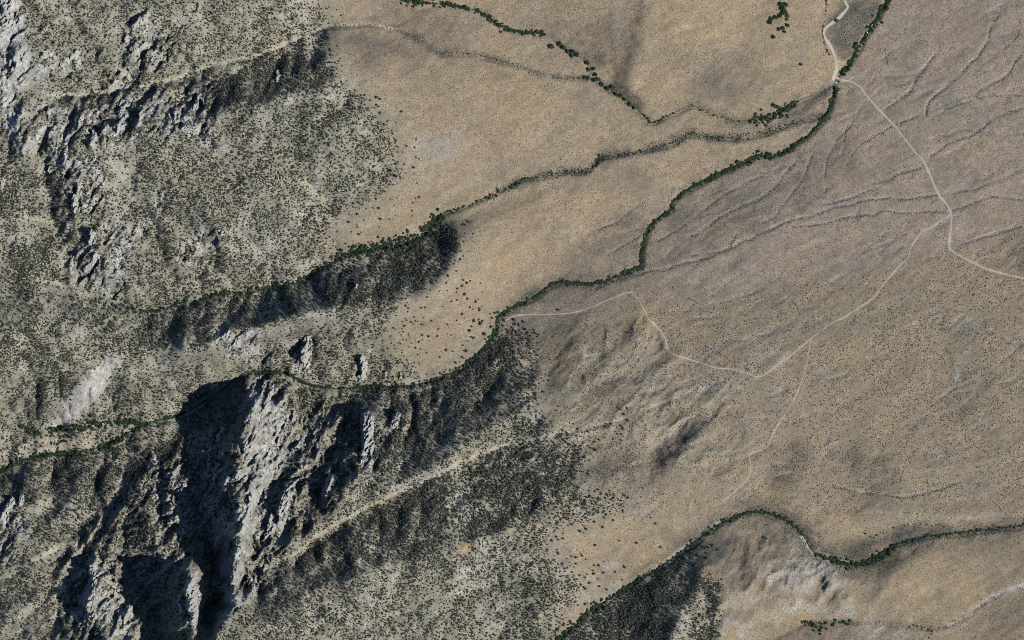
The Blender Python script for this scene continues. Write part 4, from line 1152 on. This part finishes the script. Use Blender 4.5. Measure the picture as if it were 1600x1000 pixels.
for n, q in enumerate(LONE):
    place_tree(PINYON, n, q[0], q[1], q[2], q[3], 'tree', 'lone pinyons on the open ground', 1.0, rr)
by_zone = {}
for i in order[:278]:
    by_zone.setdefault(pin_label(px[i], py[i]), []).append(i)
for n, i in enumerate(order[:278]):
    lab, grp = pin_label(px[i], py[i])
    same = by_zone[(lab, grp)]
    if len(same) > 2:
        big = where(prad[i], prad[same], ('smallish', 'middling', 'large'))
        v, h_ = where(py[i], py[same], ('upper', 'middle', 'lower')), where(px[i], px[same], ('left', 'centre', 'right'))
        lab = big + ' ' + lab + ', ' + v + ' ' + h_ + ' part'
    place_tree(PINYON, n, float(px[i]), float(py[i]), float(prad[i]), lab, 'tree', grp, .85, rr)
rest = order[278:]

# ---------------------------------------------------------------- what nobody could count: scattered with geometry nodes
def scatter(name, xs, ys, sc, meshes, label, cat, tall=1.0, sink=0.0, seed=5):
    rg = np.random.default_rng(seed)
    n = len(xs)
    me = bpy.data.meshes.new(name)
    me.vertices.add(n)
    zz = surf(xs, ys)
    co = np.stack([np.asarray(xs) - 800, 500 - np.asarray(ys), zz - sink * np.asarray(sc)], 1).astype(np.float32)
    me.vertices.foreach_set('co', co.ravel())
    a = me.attributes.new('turn', 'FLOAT_VECTOR', 'POINT')
    t = np.zeros((n, 3), np.float32); t[:, 2] = rg.random(n) * 6.28; t[:, 0] = (rg.random(n) - .5) * .2; t[:, 1] = (rg.random(n) - .5) * .2
    a.data.foreach_set('vector', t.ravel())
    a = me.attributes.new('size', 'FLOAT_VECTOR', 'POINT')
    s = np.stack([sc * (.85 + .3 * rg.random(n)), sc * (.85 + .3 * rg.random(n)), sc * tall * (.85 + .3 * rg.random(n))], 1).astype(np.float32)
    a.data.foreach_set('vector', s.ravel())
    a = me.attributes.new('pick', 'INT', 'POINT')
    a.data.foreach_set('value', rg.integers(0, len(meshes), n).astype(np.int32))
    for m in meshes[0].materials:
        me.materials.append(m)
    o = obj(name, me)
    tag(o, label, cat, None, 'stuff')
    src = bpy.data.collections.new(name + '_kinds')
    for k, m in enumerate(meshes):
        src.objects.link(bpy.data.objects.new(m.name + '_kind', m))
    ng = bpy.data.node_groups.new(name + '_scatter', 'GeometryNodeTree')
    ng.interface.new_socket('Geometry', in_out='INPUT', socket_type='NodeSocketGeometry')
    ng.interface.new_socket('Geometry', in_out='OUTPUT', socket_type='NodeSocketGeometry')
    N, L = ng.nodes, ng.links
    gi = N.new('NodeGroupInput'); go = N.new('NodeGroupOutput')
    ci = N.new('GeometryNodeCollectionInfo'); ci.inputs['Collection'].default_value = src
    ci.inputs['Separate Children'].default_value = True; ci.inputs['Reset Children'].default_value = True
    iop = N.new('GeometryNodeInstanceOnPoints'); iop.inputs['Pick Instance'].default_value = True
    def attr(nm, ty):
        q = N.new('GeometryNodeInputNamedAttribute'); q.data_type = ty; q.inputs['Name'].default_value = nm
        return q.outputs['Attribute']
    e2r = N.new('FunctionNodeEulerToRotation')
    L.new(attr('turn', 'FLOAT_VECTOR'), e2r.inputs[0])
    L.new(gi.outputs[0], iop.inputs['Points']); L.new(ci.outputs[0], iop.inputs['Instance'])
    L.new(attr('pick', 'INT'), iop.inputs['Instance Index'])
    L.new(e2r.outputs[0], iop.inputs['Rotation']); L.new(attr('size', 'FLOAT_VECTOR'), iop.inputs['Scale'])
    L.new(iop.outputs[0], go.inputs[0])
    md = o.modifiers.new('scatter', 'NODES'); md.node_group = ng
    return o

scatter('pinyon_woodland', px[rest], py[rest], prad[rest], [q[2] for q in PINYON], 'dense dark pinyon woodland spread over the mountain slopes', 'woodland', .85, 0, 21)
scatter('willow_thicket', np.array([q[0] for q in wrest]), np.array([q[1] for q in wrest]), np.array([q[2] for q in wrest]), [q[2] for q in WILLOW], 'low green willow thicket filling the creek belts', 'thicket', .8, .1, 22)

# sagebrush
sd = np.full(MX.shape, .110, np.float32)
sd = lay(sd[..., None], pmask(FANP, 14), C(.085))[..., 0]
sd = lay(sd[..., None], pmask(MORP, 16), C(.145))[..., 0]
sd = sd + sage * .09 + heath * .12 + fanline * .30 + rill * .18
sd = sd * (.15 + 1.5 * smooth(.34, .66, mot2)) * (.5 + 1.0 * smooth(.3, .7, mot)) * (.35 + 1.3 * smooth(.35, .6, fbm(MX, MY, 6, 2, 761))) * (1 - .35 * och)
sd = sd * (1 - .45 * forest) * (1 - scree) * (1 - .5 * rock) * (1 - .6 * np.maximum(wash, sandy))
sd = sd * (1 - np.clip(road_m * 1.3, 0, 1))
x, y, r = jitter_grid(-30, -30, 1630, 1030, 2.3, 31)
keep = r.random(x.shape) < ms(sd, x, y) * 5.29
sx, sy = x[keep], y[keep]
srad = (.45 + .80 * np.random.default_rng(32).random(sx.shape) ** 2.6) * (.82 + .36 * ms(pmask(MORP, 30), sx, sy)) + .25 * ms(np.maximum(fanline, heath), sx, sy)
# shrubs that follow the channels: thin dark lines on the fan, broad belts beside the creeks
lr = np.random.default_rng(35)
LX, LY, LR, RX, RY, RR = [sx], [sy], [srad], [], [], []
def along(line, spacing, sigma, r0, r1, wig, seed, gap=.35, stones=.0):
    p = wiggle(densify([q[:2] for q in line], spacing), wig, 40, seed)
    keep = vnoise(p[:, 0] / 19, p[:, 1] / 19, 910 + seed % 5) > gap
    p = p[keep]
    n = len(p)
    if n < 3:
        return
    sg = sigma * (.5 + vnoise(p[:, 0] / 25, p[:, 1] / 25, 921))
    LX.append(p[:, 0] + lr.normal(size=n) * sg); LY.append(p[:, 1] + lr.normal(size=n) * sg)
    LR.append(r0 + (r1 - r0) * lr.random(n) ** 1.8)
    m = lr.random(n) < stones
    RX.append(p[m, 0] - 1.8 + lr.normal(size=m.sum()) * sg[m] * 1.3); RY.append(p[m, 1] - 2.6 + lr.normal(size=m.sum()) * sg[m] * 1.3)
    RR.append(.35 + .7 * lr.random(m.sum()) ** 2)
for k, (l, w, dpt) in enumerate(FAN):
    along(l, .95, .75 + .15 * dpt, .55, 1.25, 2.5, 300 + k, .42 - .12 * dpt, .35)
for l, sp, sg, r0, r1, gap, st in ((CREEK_D[7:], .35, 8.0, .6, 1.5, .28, .10), (CREEK_D[3:8], .6, 5.0, .6, 1.4, .3, .15), (CREEK_A[17:38], .45, 7.5, .55, 1.35, .33, .14), (CREEK_B[17:], .45, 4.0, .6, 1.5, .22, .15), (CREEK_C[9:], .6, 4.0, .5, 1.3, .3, .06), (WASH_C2[6:], .7, 3.0, .5, 1.3, .3, .35), (WASH_E[2:], .8, 4.5, .5, 1.3, .35, .1), (WASH_K[8:], .8, 6.0, .6, 1.6, .38, .3)):
    along(l, sp, sg, r0, r1, 2.5, int(sp * 100 + sg), gap, st)
sx, sy, srad = np.concatenate(LX), np.concatenate(LY), np.concatenate(LR)
ok = ms(road_m, sx, sy) < .3
sx, sy, srad = sx[ok], sy[ok], srad[ok]
scatter('sagebrush', sx, sy, srad, SAGE, 'low grey sagebrush dotted over the open ground', 'shrubs', .8, .1, 33)

# pale boulders and cobbles
bd = .004 + rock * .020 + pale * .02 + blur(fanline, 4) * .02 + wash * .012 + sandy * .02
COB = [[(1480,130),(1540,90),(1600,60),(1600,130),(1530,160),(1500,180)],[(1400,125),(1440,95),(1465,80),(1420,140)],[(1140,230),(1220,215),(1260,225),(1180,250)],[(800,480),(900,450),(1000,430),(990,445),(900,470),(830,488)],[(1130,315),(1240,255),(1260,260),(1150,330)],[(1200,300),(1260,310),(1200,350),(1140,370)],
       [(1050,620),(1130,590),(1180,560),(1220,570),(1140,620),(1060,640)],[(610,45),(690,70),(680,85),(610,60)],[(740,85),(860,110),(920,118),(860,125),(740,100)],[(1190,805),(1235,820),(1265,860),(1240,850),(1195,820)],[(1030,215),(1100,205),(1120,225),(1000,240)],[(1300,30),(1370,10),(1350,60),(1320,70)],[(1280,850),(1320,855),(1310,870)],[(1340,60),(1400,10),(1430,0),(1370,60),(1320,130)]]
cob = np.zeros(MX.shape, np.float32)
for p in COB:
    cob = np.maximum(cob, pmask(p, 5, .6))
bd = (bd + cob * .05) * (1 - np.clip(road_m * 1.3, 0, 1))
x, y, r = jitter_grid(-30, -30, 1630, 1030, 3.0, 41)
keep = r.random(x.shape) < ms(bd, x, y) * 9
bx_, by_ = x[keep], y[keep]
brad = (.35 + .75 * np.random.default_rng(42).random(bx_.shape) ** 2.5) * (1 + 1.6 * ms(rock, bx_, by_))
bx_ = np.concatenate([bx_] + RX); by_ = np.concatenate([by_] + RY); brad = np.concatenate([brad] + RR)
scatter('boulders', bx_, by_, brad, BOULDER, 'pale granite boulders strewn along the washes and slopes', 'boulders', 1, .2, 43)

# ---------------------------------------------------------------- small works at the creek crossing
def box(V, F, x0, x1, y0, y1, z0, z1):
    b = len(V)
    V += [(x0, y0, z0), (x1, y0, z0), (x1, y1, z0), (x0, y1, z0), (x0, y0, z1), (x1, y0, z1), (x1, y1, z1), (x0, y1, z1)]
    F += [[b, b + 3, b + 2, b + 1], [b + 4, b + 5, b + 6, b + 7], [b, b + 1, b + 5, b + 4], [b + 1, b + 2, b + 6, b + 5], [b + 2, b + 3, b + 7, b + 6], [b + 3, b, b + 4, b + 7]]

def works(name, x, y, boxes, label, cat, rz=0):
    e = bpy.data.objects.new(name, None); COL.objects.link(e)
    e.location = (x - 800, 500 - y, float(np.max(surf([x - 2, x + 2, x, x], [y, y, y - 2, y + 2]))))
    e.rotation_euler = (0, 0, rz)
    tag(e, label, cat)
    for nm, bs in boxes:
        V, F = [], []
        box(V, F, *bs)
        c = bpy.data.objects.new(nm, mesh_from(nm, [(V, F, M_CONCRETE)]))
        COL.objects.link(c); c.parent = e
        bv = c.modifiers.new('bevel', 'BEVEL'); bv.width = .08; bv.segments = 1
    return e
works('creek_bridge', 1311.5, 121.2, [('deck', (-4.2, 4.2, -1.5, 1.5, -.7, .22)), ('parapet', (-4.0, 4.0, 1.3, 1.62, .1, .75)), ('parapet', (-4.0, 4.0, -1.62, -1.3, .1, .75)), ('abutment', (-4.6, -3.6, -1.4, 1.4, -3, -.1)), ('abutment', (3.6, 4.6, -1.4, 1.4, -3, -.1))], 'small pale concrete bridge carrying the dirt road over the creek', 'bridge', -.35)
works('stone_weir', 1308.6, 127.6, [('slab', (-1.5, 1.5, -1.3, 1.3, -1.5, .35)), ('wall', (-1.8, 1.8, -1.95, -1.5, -1.5, .7))], 'pale block of a weir in the creek just below the bridge', 'weir', .1)
works('concrete_pen', 1315.6, 129.2, [('back_wall', (-1.8, 2.2, .9, 1.9, -1, .7)), ('side_wall', (-1.9, -1.2, -2.6, .88, -1, .6)), ('side_wall', (1.6, 2.2, -.6, .88, -1, .6))], 'pale open sided concrete pen right of the creek below the bridge', 'concrete pen', .05)
